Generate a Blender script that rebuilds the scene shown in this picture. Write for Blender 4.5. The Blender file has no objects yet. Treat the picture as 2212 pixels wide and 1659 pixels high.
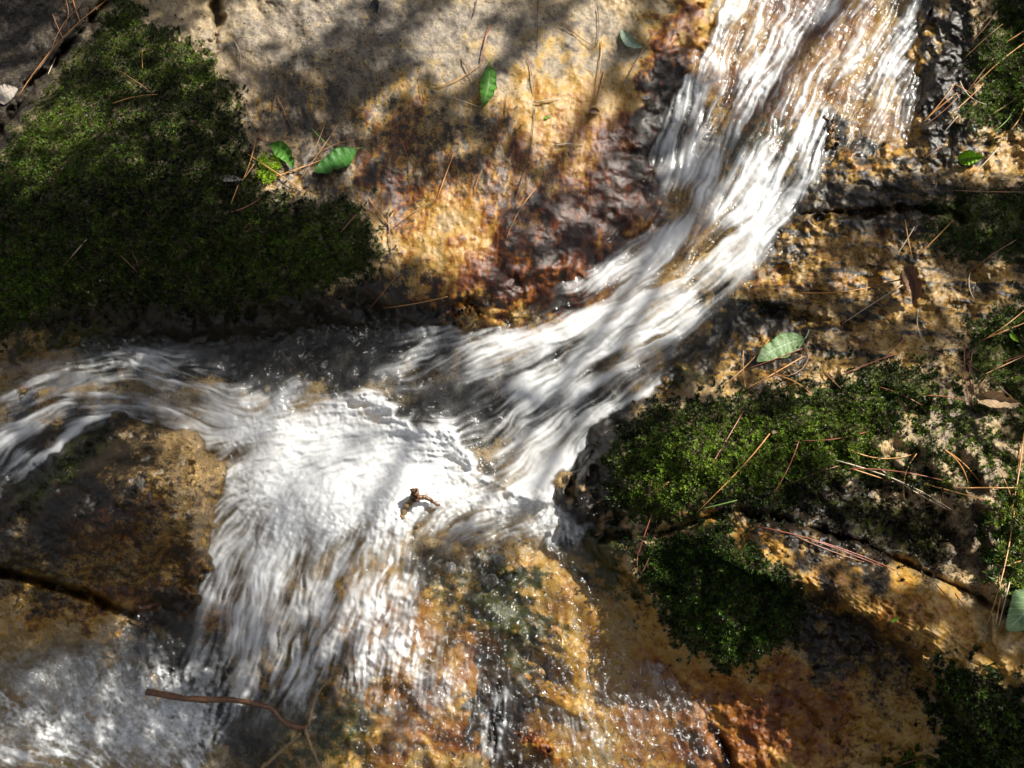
import bpy, math
import numpy as np
from mathutils import Vector

R = math.radians
rng = np.random.default_rng(11)
scene = bpy.context.scene
COL = scene.collection

# ------------------------------------------------------------------ camera
W, H = 2212.0, 1659.0                 # picture units in which the map of the place is drawn
TILT, PITCH, DIST, WIDE = R(25), R(50), 1.44, 1.50
KM = WIDE / W                         # metres per map unit
FWD = np.array([0, math.cos(PITCH), -math.sin(PITCH)])
UPV = np.array([0, math.sin(PITCH), math.cos(PITCH)])
CAM = -DIST * FWD
NRM = np.array([0, -math.sin(TILT), math.cos(TILT)])
TX = 0.5 * WIDE / DIST
TY = TX * 0.75
cd = bpy.data.cameras.new('camera')
cam = bpy.data.objects.new('camera', cd)
COL.objects.link(cam)
cam.location = CAM
cam.rotation_euler = (math.pi / 2 - PITCH, 0, 0)
cd.sensor_width = 36
cd.lens = 18 / TX
cd.clip_start = 0.02
cd.clip_end = 500
scene.camera = cam

# ------------------------------------------------------------------ light
SUN = np.array([0.56, 0.12, 0.82]); SUN /= np.linalg.norm(SUN)
world = bpy.data.worlds.new('World'); scene.world = world
world.use_nodes = True
wn = world.node_tree
bg = wn.nodes['Background']
sky = wn.nodes.new('ShaderNodeTexSky')
sky.sky_type = 'NISHITA'; sky.sun_disc = False
sky.sun_elevation = math.asin(SUN[2])
sky.sun_rotation = math.atan2(SUN[0], SUN[1])
sky.air_density = .7; sky.dust_density = 2.5; sky.ozone_density = .6
hs = wn.nodes.new('ShaderNodeHueSaturation'); hs.inputs['Saturation'].default_value = .38
wn.links.new(sky.outputs[0], hs.inputs['Color']); wn.links.new(hs.outputs[0], bg.inputs[0])
bg.inputs[1].default_value = 0.07
sd = bpy.data.lights.new('sun', 'SUN')
sd.energy = 5.0; sd.angle = R(0.55); sd.color = (1, 0.95, 0.86)
sun = bpy.data.objects.new('sun', sd); COL.objects.link(sun)
sun.rotation_euler = Vector(SUN).to_track_quat('Z', 'Y').to_euler()
sun.location = (3, 2, 5)
vs = scene.view_settings
vs.view_transform = 'Standard'; vs.look = 'None'; vs.exposure = 0.85; vs.gamma = 1.0
scene.cycles.max_bounces = 10
scene.cycles.transparent_max_bounces = 24
scene.cycles.caustics_reflective = False
scene.cycles.caustics_refractive = False
scene.cycles.use_denoising = True

# ------------------------------------------------------------------ map -> place
def at(px, py, h):
    """point of the place seen over map position px, py at height h (m) above the mean slope"""
    px = np.asarray(px, float); py = np.asarray(py, float); h = np.asarray(h, float)
    a = (px / W - .5) * 2 * TX
    b = (.5 - py / H) * 2 * TY
    d = np.stack([a, FWD[1] + UPV[1] * b, FWD[2] + UPV[2] * b], -1)
    t = (h - NRM @ CAM) / (d @ NRM)
    return CAM + d * t[..., None]

def to_map(P):
    v = P - CAM
    z = v @ FWD
    return (v[..., 0] / z / TX / 2 + .5) * W, (.5 - (v @ UPV) / z / TY / 2) * H

S = 2.4
X0, Y0, X1, Y1 = -330., -260., 2540., 1920.
gx = np.arange(X0, X1, S); gy = np.arange(Y0, Y1, S)
NX, NY = len(gx), len(gy)
GX, GY = np.meshgrid(gx, gy)
CS = 4
cx = np.arange(X0, X1 + S * CS, S * CS); cy = np.arange(Y0, Y1 + S * CS, S * CS)
CX, CY = np.meshgrid(cx, cy)

def blur(a, sig):
    """gaussian blur, sigma in cells, edge padded"""
    p = int(3 * sig) + 2
    b = np.pad(a, p, mode='edge')
    fy = np.fft.fftfreq(b.shape[0])[:, None]; fx = np.fft.rfftfreq(b.shape[1])[None]
    g = np.exp(-2 * (math.pi * sig) ** 2 * (fx ** 2 + fy ** 2))
    return np.fft.irfft2(np.fft.rfft2(b) * g, b.shape)[p:-p, p:-p]

_ix = np.clip(((gx - X0) / (S * CS)), 0, len(cx) - 1.001); _iy = np.clip(((gy - Y0) / (S * CS)), 0, len(cy) - 1.001)
_x0 = _ix.astype(int); _fx = _ix - _x0; _y0 = _iy.astype(int); _fy = _iy - _y0
def up(c, smooth=0):
    r = c[:, _x0] * (1 - _fx) + c[:, _x0 + 1] * _fx
    r = r[_y0] * (1 - _fy)[:, None] + r[_y0 + 1] * _fy[:, None]
    return blur(r, smooth) if smooth else r

def sample(a, px, py):
    fx = np.clip((np.asarray(px, float) - X0) / S, 0, NX - 1.001); fy = np.clip((np.asarray(py, float) - Y0) / S, 0, NY - 1.001)
    x = fx.astype(int); y = fy.astype(int); fx = fx - x; fy = fy - y
    if a.ndim == 3: fx = fx[..., None]; fy = fy[..., None]
    return (a[y, x] * (1 - fx) + a[y, x + 1] * fx) * (1 - fy) + (a[y + 1, x] * (1 - fx) + a[y + 1, x + 1] * fx) * fy

def noise(wl, beta=2.2, wmin=0, ax=1., ay=1., ang=0., seed=0):
    """random field with power law spectrum below wavelength wl (map units), unit deviation"""
    r = np.random.default_rng(seed)
    fy = np.fft.fftfreq(NY, S)[:, None]; fx = np.fft.rfftfreq(NX, S)[None]
    ca, sa = math.cos(R(ang)), math.sin(R(ang))
    u = (fx * ca + fy * sa) * ax; v = (-fx * sa + fy * ca) * ay
    f = np.sqrt(u * u + v * v)
    A = 1 / (f * f + (1 / wl) ** 2) ** (beta / 2)
    if wmin: A = A * np.exp(-(f * wmin) ** 2)
    A = A * (1 - np.exp(-(f * wl * 1.5) ** 2))
    F = np.fft.rfft2(r.standard_normal((NY, NX))) * A
    n = np.fft.irfft2(F, (NY, NX))
    return n / n.std()

def ss(a, b, x):
    t = np.clip((x - a) / (b - a), 0, 1)
    return t * t * (3 - 2 * t)

def sdf(poly):
    """signed distance (map units), negative inside, on the full grid"""
    p = np.array(poly, float); q = np.roll(p, -1, 0)
    d2 = np.full(CX.shape, 1e18); ins = np.zeros(CX.shape, bool)
    for (ax, ay), (bx, by) in zip(p, q):
        ex, ey = bx - ax, by - ay
        wx, wy = CX - ax, CY - ay
        t = np.clip((wx * ex + wy * ey) / (ex * ex + ey * ey + 1e-9), 0, 1)
        d2 = np.minimum(d2, (wx - ex * t) ** 2 + (wy - ey * t) ** 2)
        if ay != by:
            c = ((ay <= CY) & (by > CY)) | ((by <= CY) & (ay > CY))
            xi = ax + (CY - ay) * ex / ey
            ins ^= c & (CX < xi)
    d = np.sqrt(d2)
    return up(np.where(ins, -d, d))

def ldist(line):
    """distance to an open polyline and signed side, full grid"""
    p = np.array(line, float)
    best = np.full(CX.shape, 1e18); side = np.zeros(CX.shape)
    for (ax, ay), (bx, by) in zip(p[:-1], p[1:]):
        ex, ey = bx - ax, by - ay
        wx, wy = CX - ax, CY - ay
        t = np.clip((wx * ex + wy * ey) / (ex * ex + ey * ey), 0, 1)
        d2 = (wx - ex * t) ** 2 + (wy - ey * t) ** 2
        s = np.sign(ex * wy - ey * wx)
        m = d2 < best
        best = np.where(m, d2, best); side = np.where(m, s, side)
    d = np.sqrt(best)
    return up(d), up(d * side)

def blobs(lst, base=0., grid=None):
    """soft ellipses cx, cy, rx, ry, angle, strength screened over each other (negative strength takes away)"""
    gX, gY = (CX, CY)
    out = np.full(gX.shape, float(base))
    for (x, y, rx, ry, a, s) in lst:
        ca, sa = math.cos(R(a)), math.sin(R(a))
        u = ((gX - x) * ca + (gY - y) * sa) / rx; v = (-(gX - x) * sa + (gY - y) * ca) / ry
        g = np.exp(-0.7 * (u * u + v * v) ** 1.6)
        if s >= 0: out = 1 - (1 - out) * (1 - min(s, 1) * g)
        else: out = out * (1 + s * g)
    return up(out)

def warped(a, n1, n2, amp):
    return sample(a, GX + n1 * amp, GY + n2 * amp)

def tps(pts):
    p = np.array(pts, float); xy = p[:, :2] / 500.; z = p[:, 2]
    def U(r2): return 0.5 * r2 * np.log(r2 + 1e-12)
    n = len(p)
    d2 = ((xy[:, None] - xy[None]) ** 2).sum(-1)
    A = np.zeros((n + 3, n + 3)); A[:n, :n] = U(d2) + 0.002 * np.eye(n)
    A[:n, n] = 1; A[:n, n + 1:] = xy; A[n, :n] = 1; A[n + 1:, :n] = xy.T
    w = np.linalg.solve(A, np.concatenate([z, [0, 0, 0]]))
    o = w[n] + w[n + 1] * CX / 500 + w[n + 2] * CY / 500
    for i in range(n):
        o = o + w[i] * U((CX / 500 - xy[i, 0]) ** 2 + (CY / 500 - xy[i, 1]) ** 2)
    return up(o, 3) * 0.01

# shared noise fields
nA = noise(160, 2.0, seed=1); nB = noise(160, 2.0, seed=2)
nF = noise(60, 1.6, seed=3); nG = noise(60, 1.6, seed=4)
nS = noise(18, 1.2, seed=5); nT = noise(18, 1.2, seed=6)
nL = noise(400, 2.4, seed=7)
nE = noise(34, 1.5, seed=8)
nH = noise(90, 2.8, seed=9)
nW = noise(70, 2.4, wmin=9, seed=10)

# ------------------------------------------------------------------ shape of the stream water
water_poly = [(1545, -400), (1540, 0), (1490, 125), (1430, 210), (1385, 330), (1390, 470), (1320, 510), (1250, 585), (1150, 640), (1060, 690), (1000, 690), (900, 690), (800, 672), (690, 690), (600, 705), (500, 712),
              (350, 712), (200, 705), (80, 740), (0, 765), (-330, 800), (-500, 800), (-500, 1120), (-330, 1110), (-100, 1105), (20, 1090), (110, 1000), (235, 905), (330, 920), (425, 960), (480, 1030), (452, 1120), (438, 1230), (400, 1330),
              (325, 1338), (220, 1372), (100, 1385), (0, 1430), (-330, 1470), (-500, 1500), (-500, 2200), (1560, 2200), (1545, 1659), (1515, 1560), (1500, 1490), (1425, 1410), (1370, 1310), (1320, 1240), (1275, 1180),
              (1300, 1130), (1180, 1072), (1240, 1015), (1300, 930), (1400, 860), (1490, 800), (1555, 700), (1640, 610), (1690, 520), (1745, 440), (1775, 375), (1850, 330), (1960, 305), (2000, 230), (1985, 110), (2010, 0), (2040, -400)]
land_pts = [(500, 0, 6), (800, 0, 6), (1100, 0, 5), (1400, 0, 3.6), (600, 250, 6), (900, 250, 5), (1200, 250, 3.8), (1330, 300, 2.4), (850, 450, 4), (1050, 500, 3.4), (1150, 590, 1.6), (900, 600, 2.8), (880, 665, 0), (1290, 450, 1.4), (1450, 120, 3), (1500, -150, 5), (900, -250, 8), (400, -250, 8),
            (0, 350, 8), (-300, 400, 8), (200, 300, 10), (450, 250, 8), (200, 550, 9), (500, 500, 8), (700, 500, 6.0), (800, 560, 4), (-300, 650, 6), (0, 660, 2.5), (300, 640, 3), (600, 630, 2.4), (-100, 720, -1),
            (0, 0, -5), (100, 0, -3), (-300, 0, -6), (60, 120, -4), (-300, -250, -3),
            (2100, 0, 6), (2400, 0, 9), (2100, 200, 5.2), (2350, 250, 8), (1990, 340, 4.2), (2200, 330, 6.2), (1830, 400, 2.4), (2100, 420, 6), (2400, 450, 8), (1760, 540, 1.8), (1950, 560, 3.6), (2200, 600, 5.5), (1670, 650, 0.9), (1900, 700, 4), (2150, 700, 6), (1580, 760, 0.6), (1800, 780, 4.2), (2400, -250, 11), (2100, -250, 9),
            (1360, 930, 3.2), (1500, 870, 4.6), (1700, 850, 6.5), (2000, 850, 9), (2300, 850, 10), (1330, 1050, 3.5), (1500, 1000, 8.4), (1800, 980, 10.5), (2050, 1000, 12), (2300, 1000, 11), (1450, 1150, 5), (1700, 1110, 8), (2000, 1200, 7), (2080, 1140, 10),
            (1600, 1140, 7.5), (1800, 1230, 9.5), (2000, 1310, 11.5), (2212, 1410, 13.5), (2450, 1500, 15), (1700, 1340, 7), (1900, 1420, 5.5), (1850, 1550, 3.0), (1650, 1550, 1.4), (1570, 1480, 0.6), (1600, 1659, -0.5), (1900, 1659, 1.5), (1450, 1240, 4), (1590, 1290, 10.5), (1510, 1370, 6.5), (1680, 1400, 6), (2100, 1500, 8.5), (2200, 1600, 9), (2400, 1700, 9), (2100, 1680, 5), (1700, 1900, -1), (2200, 1900, 5),
            (240, 945, -0.5), (310, 1020, 6.2), (220, 1080, 6.6), (330, 1130, 5.6), (120, 1150, 3.6), (250, 1240, -0.5), (390, 1240, -1.8), (-200, 1170, 0.5), (100, 1320, -3.5), (250, 1345, -5), (0, 1380, -4.8), (-250, 1400, -5)]
water_pts = [(1750, 0, 3), (1550, 50, 2.2), (1950, 50, 3.6), (1950, 250, 3.2), (1800, 250, 2.2), (1600, 250, 1.2), (1450, 300, .6), (1700, 400, .9), (1500, 450, 0.2), (1600, 550, 0), (1350, 600, -.5), (1450, 700, -.9), (1200, 700, -1.2), (1300, 850, -1.8), (1050, 800, -2.5), (1100, 950, -3.2), (1200, 1030, -3.4), (900, 740, -3), (750, 720, -3.2), (500, 740, -3.3), (0, 800, -3.8), (-300, 850, -4.6), (900, 950, -2.9), (700, 950, -2.9),
             (1150, 1120, -3.7), (900, 1120, -3.3), (600, 1050, -3.1), (400, 900, -3.3), (200, 880, -3.6), (0, 950, -5), (0, 1050, -6.2), (-300, 1000, -7), (550, 1250, -5), (800, 1250, -4.6), (1100, 1220, -4.2), (1270, 1160, -3.6), (1340, 1310, -1.6), (1450, 1480, -.3), (1300, 1400, -2.2), (1200, 1500, -3.2), (1450, 1650, -1.5), (1000, 1350, -5.5), (1000, 1600, -7), (750, 1500, -7.6), (500, 1400, -7.6), (430, 1550, -10), (600, 1659, -10.5), (200, 1550, -8), (0, 1500, -7.5),
             (200, 1400, -6.2), (0, 1659, -9), (-300, 1600, -9), (1200, 1900, -8), (500, 1900, -14), (1750, -250, 6), (-300, 1900, -13), (1500, 1900, -4)]
LAND = tps(land_pts); LAND = np.where(LAND > 0, LAND * 1.2, LAND); WAT = tps(water_pts)
wsd = sdf(water_poly) + nW * 5 + nH * 6

# flow directions, normalised
flow_pts = [(1500, 200, -.3, 1), (1700, 150, -.55, 1), (1900, 100, -.75, 1), (1850, 270, -.45, 1), (1600, 350, -.5, 1), (1740, 330, -.35, 1), (1700, 0, -.5, 1), (1960, 260, -.3, 1), (1420, 380, -.2, 1), (1500, 420, -.45, 1),
            (1600, 500, -1, .85), (1400, 650, -1, .6), (1200, 700, -1, .42), (1050, 750, -1, .35), (1300, 850, -1, .72), (1200, 950, -.9, .9), (1100, 900, -1, .75), (1250, 1000, -.6, 1), (1420, 800, -1, .7), (900, 760, -1, .3), (1000, 850, -1, .55), (1350, 540, -1, .75),
            (920, 930, -.9, -.15), (800, 900, -1, -.1), (800, 1000, -1, .5), (650, 950, -1, .15), (700, 1100, -.55, 1), (850, 1150, -.2, 1), (600, 1200, -.3, 1), (500, 1050, -.8, .5), (560, 1350, -.2, 1), (450, 1500, -.5, 1), (700, 1350, -.3, 1), (800, 1450, -.1, 1), (620, 1500, -.45, 1), (1000, 1060, -1, .3),
            (450, 850, -1, -.45), (300, 820, -1, -.2), (380, 910, -1, -.35), (150, 850, -1, .25), (50, 900, -1, .5), (100, 980, -.8, .7), (650, 740, -1, .5), (550, 760, -.4, .8), (200, 740, -1, .2), (0, 1030, -.6, .8),
            (1100, 1150, -1, .2), (1250, 1300, .5, 1), (1300, 1450, .35, 1), (1430, 1480, .45, 1), (1000, 1300, -.2, 1), (1000, 1500, 0, 1), (1200, 1600, .15, 1), (1480, 1600, .3, 1), (150, 1500, .4, 1), (330, 1560, .8, .5), (100, 1620, 1, .3), (1240, 1140, .2, 1)]
fp = np.array(flow_pts)
_l = np.hypot(fp[:, 2], fp[:, 3])
vx = np.zeros(CX.shape); vy = np.zeros(CX.shape); wsum = np.zeros(CX.shape)
for (x, y, dx, dy), l in zip(fp, _l):
    w = 1 / ((CX - x) ** 2 + (CY - y) ** 2 + 900.) ** 1.6
    vx += w * dx / l; vy += w * dy / l; wsum += w
VX = up(vx / wsum, 2); VY = up(vy / wsum, 2)
_th = .12 * nH + .09 * noise(70, 1.8, seed=40) + .05 * nE
VX, VY = VX * np.cos(_th) - VY * np.sin(_th), VX * np.sin(_th) + VY * np.cos(_th)
_m = np.hypot(VX, VY) + 1e-6
VX /= _m; VY /= _m

# ------------------------------------------------------------------ ground relief
deep = blobs([(1300, 1450, 230, 330, -10, .85), (1000, 1500, 160, 200, 0, .6), (1750, 150, 260, 260, 0, .75), (300, 760, 300, 60, 0, .4), (1900, 320, 120, 50, 0, .9), (1000, 730, 120, 40, -15, .6)], 0)
depth = 0.026 - 0.014 * deep
bank = ss(-30, 55, wsd)
T = (WAT - depth * ss(0, -60, wsd)) * (1 - bank) + LAND * bank

def ridge(line, w, amp):
    d, _ = ldist(line)
    d = np.abs(d + nW * 5)
    return amp * np.exp(-(d / w) ** 2)
def step(line, w, amp, reach=120):
    """raises the ground on the right hand side of the line, fading with the distance"""
    d, s = ldist(line); s = s + nW * 5
    return amp * ss(-w, w, s) * np.exp(-(d / reach) ** 2)
def crack(line, w, depth_):
    p = np.array(line, float)
    d, _ = ldist(line)
    d = np.abs(d + nS * .6 + nW * 3)
    return -depth_ * np.exp(-(d / w) ** 2)

land = ss(-20, 20, wsd)
strata = noise(46, 1.5, ax=6., ay=1., ang=6, seed=21)      # long layers in the right bank
rightm = ss(1380, 1560, GX) * ss(1080, 900, GY - (GX - 1500) * .0) 
bankm = blobs([(1850, 560, 420, 290, 0, 1), (2150, 500, 300, 330, 0, 1), (1650, 790, 160, 60, -10, .8)])
slabm = blobs([(1000, 280, 600, 470, 0, 1)])
T += (1 - .65 * slabm) * (nA * .0040 + nH * .0016 + nF * .0003 + nS * .00012) * (0.3 + .7 * land)
T += bankm * blur(strata, 1.5) * .0012
rough = blobs([(2000, 960, 200, 150, 0, 1), (1950, 1120, 180, 80, 0, 1)])
T += rough * nH * .005
ridgedir = noise(60, 1.4, ax=4., ay=1., ang=32, seed=23)
T += blobs([(1900, 1320, 330, 70, 32, 1)]) * ridgedir * .0022
knob = noise(90, 1.2, wmin=30, seed=24)
T += blobs([(680, 1450, 200, 200, 0, 1), (480, 1320, 80, 150, 0, .7), (1000, 1250, 150, 80, 0, .8), (850, 1560, 160, 120, 0, 1)]) * np.maximum(knob, -.5) * .008
# cracks and ledges
T += crack([(1760, 470), (1835, 462), (1900, 455), (2000, 452), (2080, 470)], 7, .018)
T += crack([(1560, 655), (1620, 660), (1700, 675), (1760, 695), (1830, 705)], 9, .014)
T += crack([(1730, 695), (1790, 690), (1850, 702)], 12, .010)
T += crack([(478, -20), (470, 60), (462, 95)], 5, .010)
T += crack([(-330, 1170), (0, 1235), (60, 1250), (200, 1290), (260, 1320), (330, 1345)], 8, .030)
T += crack([(1990, 1430), (2000, 1470), (1985, 1520), (1960, 1560), (1975, 1620)], 3, -.004)
T += crack([(1720, 1510), (1790, 1590), (1850, 1640), (2010, 1640)], 5, .006)
T += step([(1690, 1262), (1740, 1285), (1810, 1305), (1900, 1360), (1985, 1432), (2040, 1500)][::-1], 20, .075, 150)
T += step([(2140, 1310), (2130, 1180), (2120, 1050)], 14, .02, 70)
# submerged ledges of the golden rock
T += ridge([(1110, 1240), (1190, 1260), (1290, 1330), (1370, 1400)], 44, .014)
T += ridge([(1060, 1360), (1130, 1385), (1190, 1425)], 20, .013)
T += ridge([(1010, 1290), (1060, 1320), (1130, 1370)], 22, .010)
T += ridge([(1050, 1440), (1120, 1480), (1190, 1510), (1260, 1545)], 26, .019)
T += ridge([(1170, 1360), (1230, 1400), (1260, 1440), (1250, 1480)], 30, .013)
T += crack([(1042, 1430), (1055, 1500), (1085, 1580), (1095, 1640)], 36, .055)
T += crack([(1140, 1415), (1180, 1430), (1200, 1470), (1160, 1475)], 20, .024)
T += crack([(1000, 1180), (930, 1200), (905, 1235)], 30, .020)
T += crack([(350, 1360), (380, 1450), (440, 1540), (520, 1600), (560, 1700)], 40, .045)
T += ridge([(1120, 1600), (1160, 1610), (1200, 1640)], 22, .016)

rocks_spec = {}
def grad_normals(Pg):
    dx = np.gradient(Pg, axis=1); dy = np.gradient(Pg, axis=0)
    n = np.cross(dy, dx)
    n /= np.linalg.norm(n, axis=-1, keepdims=True) + 1e-12
    return np.where((n @ NRM)[..., None] < 0, -n, n)

# ------------------------------------------------------------------ colour of the stone (stains, lichen, algae, and shade painted into the dark channel): channels rust, dark, green, grey
strataw = ss(.2, 1.6, blur(strata, 1.0) + .5 * noise(30, 1.5, ax=5., ay=1., ang=8, seed=27))
wrp = lambda a, k=26: warped(a, nA + .5 * nF, nB + .5 * nG, k)
rust = wrp(blobs([(1390, 330, 85, 150, 18, .95), (1340, 430, 110, 90, -20, .9), (1460, 130, 55, 120, 10, .8), (1230, 510, 130, 90, -30, .85), (850, 330, 50, 130, 0, .5), (840, 430, 60, 70, 0, .4), (1060, 520, 40, 70, 0, .65), (960, 520, 110, 90, 0, .33), (1220, 230, 110, 110, 0, .36), (1000, 400, 120, 80, 0, .3), (1130, 610, 130, 50, 0, .8), (930, 640, 120, 26, 0, .65), (1070, 640, 50, 30, 0, .45), (1000, 690, 36, 26, 0, .5), (1150, 350, 90, 120, 0, .3),
                  (1750, 200, 280, 300, 0, .45), (1650, 240, 60, 120, 0, .45), (1750, 40, 110, 60, 0, .55), (1900, 280, 120, 90, 0, .3), (1300, 620, 300, 60, -25, .3),
                  (1700, 600, 90, 36, 0, .7), (1880, 500, 230, 60, 0, .65), (1880, 600, 170, 50, 0, .4), (2080, 340, 260, 60, 0, .36), (1620, 800, 190, 44, 0, .5), (1850, 700, 300, 120, 0, .33), (2150, 600, 200, 60, 0, .3),
                  (1900, 1320, 420, 90, 30, .38), (1600, 1570, 190, 170, 0, .38), (1720, 1520, 110, 80, 0, .36), (1850, 1560, 200, 150, 0, .35), (1580, 1640, 90, 90, 0, .35), (1600, 1140, 80, 30, 30, .4),
                  (150, 1130, 130, 70, 0, .6), (300, 1130, 180, 170, 0, .25), (300, 1310, 110, 50, 20, .5), (120, 1300, 120, 60, 0, .45), (380, 1250, 60, 120, 0, .32),
                  (1250, 1400, 240, 260, 0, .36), (950, 1450, 200, 230, 0, .36), (960, 1610, 110, 60, 0, .45), (1130, 1610, 70, 50, 0, .6), (700, 1450, 220, 220, 0, .34), (1450, 1580, 120, 120, 0, .36), (480, 1330, 90, 120, 0, .34), (60, 840, 60, 50, 0, .4), (220, 760, 90, 40, 0, .4)], .10))
dark = wrp(blobs([(1300, 960, 60, 140, 15, 1), (1350, 890, 60, 50, 0, .8), (2045, 120, 60, 210, 0, 1), (150, 715, 240, 44, 0, .8), (1060, 1170, 60, 30, 0, .4), (420, 1290, 50, 110, 10, .5), (1440, 330, 60, 140, 10, .45), (80, 970, 130, 70, -30, .8), (1950, 560, 420, 240, 0, .30), (1650, 760, 200, 90, 0, .3), (2100, 350, 200, 60, 0, -.1), (300, 1100, 330, 280, 0, .35), (2020, 930, 150, 120, 0, .35), (900, 330, 300, 160, 0, .22), (640, 260, 130, 180, 0, .55), (720, 420, 110, 120, 0, .35), (1010, 320, 130, 90, 0, .42), (820, 180, 60, 180, 10, .3), (1430, 230, 50, 90, 15, .8), (890, 470, 60, 120, 10, .5), (1050, 440, 60, 60, 0, .35), (1160, 470, 50, 80, -30, .45),  # the blobs over the slab also paint its grey shade
                  (480, 690, 460, 56, 0, 1), (480, 660, 380, 40, 0, .9), (850, 640, 60, 60, 0, .7), (950, 655, 120, 20, -5, .75), (1030, 300, 30, 30, 0, .3), (1180, 570, 40, 40, 0, .7),  # wide band under the mossy boulder's overhang is painted shade
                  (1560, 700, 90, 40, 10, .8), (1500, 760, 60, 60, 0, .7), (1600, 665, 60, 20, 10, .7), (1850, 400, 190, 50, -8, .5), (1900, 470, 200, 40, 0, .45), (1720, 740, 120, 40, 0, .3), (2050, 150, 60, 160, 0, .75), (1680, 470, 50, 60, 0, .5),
                  (1850, 1150, 280, 80, 12, .85), (1650, 1060, 200, 80, 0, .6), (2150, 1150, 60, 160, 0, .5), (1850, 1410, 160, 80, 20, .72), (1780, 1345, 80, 50, 20, .6), (1780, 1320, 60, 60, 0, .5), (1850, 1620, 130, 60, 20, .4),  # under the ridge and the mossy rock: dark algae plus painted shadow
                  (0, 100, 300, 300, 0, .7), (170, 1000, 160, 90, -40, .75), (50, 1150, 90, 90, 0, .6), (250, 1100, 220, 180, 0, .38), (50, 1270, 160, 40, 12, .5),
                  (1290, 1020, 40, 120, 20, .9), (1290, 1130, 70, 60, 0, .9), (400, 1450, 90, 160, -20, .9), (540, 1560, 120, 110, 0, .75), (0, 1010, 200, 90, 0, .8), (650, 760, 230, 90, 0, 1), (800, 740, 160, 70, 0, 1), (500, 770, 160, 50, 0, .9), (350, 735, 200, 45, 0, .95), (60, 1000, 140, 60, 0, .6), (1070, 1530, 46, 130, 10, 1), (1160, 1450, 40, 30, 0, .9), (1110, 1340, 60, 26, 25, .6), (1330, 1250, 90, 26, 35, .5), (1190, 1530, 90, 14, 28, .6), (1010, 1330, 40, 50, 0, .5), (1120, 1310, 60, 60, 0, .5), (1050, 880, 300, 120, -25, .85), (1620, 300, 120, 120, 0, .25), (1480, 250, 60, 150, 0, .5), (1790, 290, 30, 60, 0, .85), (950, 1210, 80, 40, 0, .6), (620, 1330, 120, 120, 0, .4)], .08))  # crevice, chasm and hollow blobs paint their shade into the stone
green = wrp(blobs([(1200, 350, 70, 60, 0, .0), (1650, 300, 90, 60, 0, .6), (1560, 330, 60, 60, 0, .4), (1010, 1260, 130, 70, 0, .55), (1090, 1300, 60, 80, 0, .7), (1150, 1350, 80, 30, 20, .55), (1110, 1410, 60, 40, 20, .6), (1320, 1250, 90, 40, 30, .55), (1230, 1350, 60, 30, 25, .4), (760, 1460, 80, 90, 0, .45), (620, 1400, 110, 70, 0, .45), (180, 750, 170, 50, 0, .6), (650, 1560, 110, 80, 0, .5), (1490, 810, 70, 50, 0, .5), (1590, 640, 40, 30, 0, .6), (1290, 1190, 70, 40, 30, .7), (130, 1010, 120, 30, -45, .7), (750, 1590, 100, 60, 0, .45), (1000, 680, 30, 20, 0, .2), (60, 300, 60, 20, -60, .5)]), 18)
grey = wrp(blobs([(700, 100, 330, 170, 0, .75), (1050, 90, 330, 120, 0, .6), (1300, 130, 170, 110, 0, .5), (620, 280, 120, 140, 0, .5), (2020, 920, 110, 80, 0, .5), (2120, 960, 70, 100, 0, .5), (1880, 1130, 200, 60, 0, .4), (0, 100, 250, 260, 0, .8), (1780, 700, 130, 50, 0, .3), (2000, 620, 120, 40, 0, .25), (2130, 1080, 60, 40, 0, .2)]))
wet = 1 - .75 * wrp(blobs([(800, 40, 420, 100, 0, 1), (1150, 60, 260, 90, 0, .9), (2030, 930, 160, 130, 0, .8), (2120, 1120, 100, 150, 0, .7), (60, 120, 260, 260, 0, .8), (1000, 130, 80, 80, 0, .5)]))
vstr = noise(40, 1.4, ax=1., ay=5., ang=8, seed=43)
rust = rust * (1 - .42 * bankm * ss(.3, .6, rust)) 
rust = np.clip(rust + slabm * (.13 + .13 * vstr) * ss(60, 330, GY), 0, 1.1)
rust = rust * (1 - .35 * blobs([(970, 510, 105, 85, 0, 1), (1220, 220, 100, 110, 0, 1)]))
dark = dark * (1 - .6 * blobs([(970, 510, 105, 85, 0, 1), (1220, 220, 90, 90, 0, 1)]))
dark = np.clip(dark + slabm * .08 * noise(36, 1.4, ax=1., ay=4., ang=-12, seed=44) * ss(0, 300, GY), 0, 1.1)
grey = grey * (1 - .5 * ss(250, 420, GY) * slabm)
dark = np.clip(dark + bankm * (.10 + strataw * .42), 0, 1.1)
MASK = np.stack([rust, dark, green, grey], -1)

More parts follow.
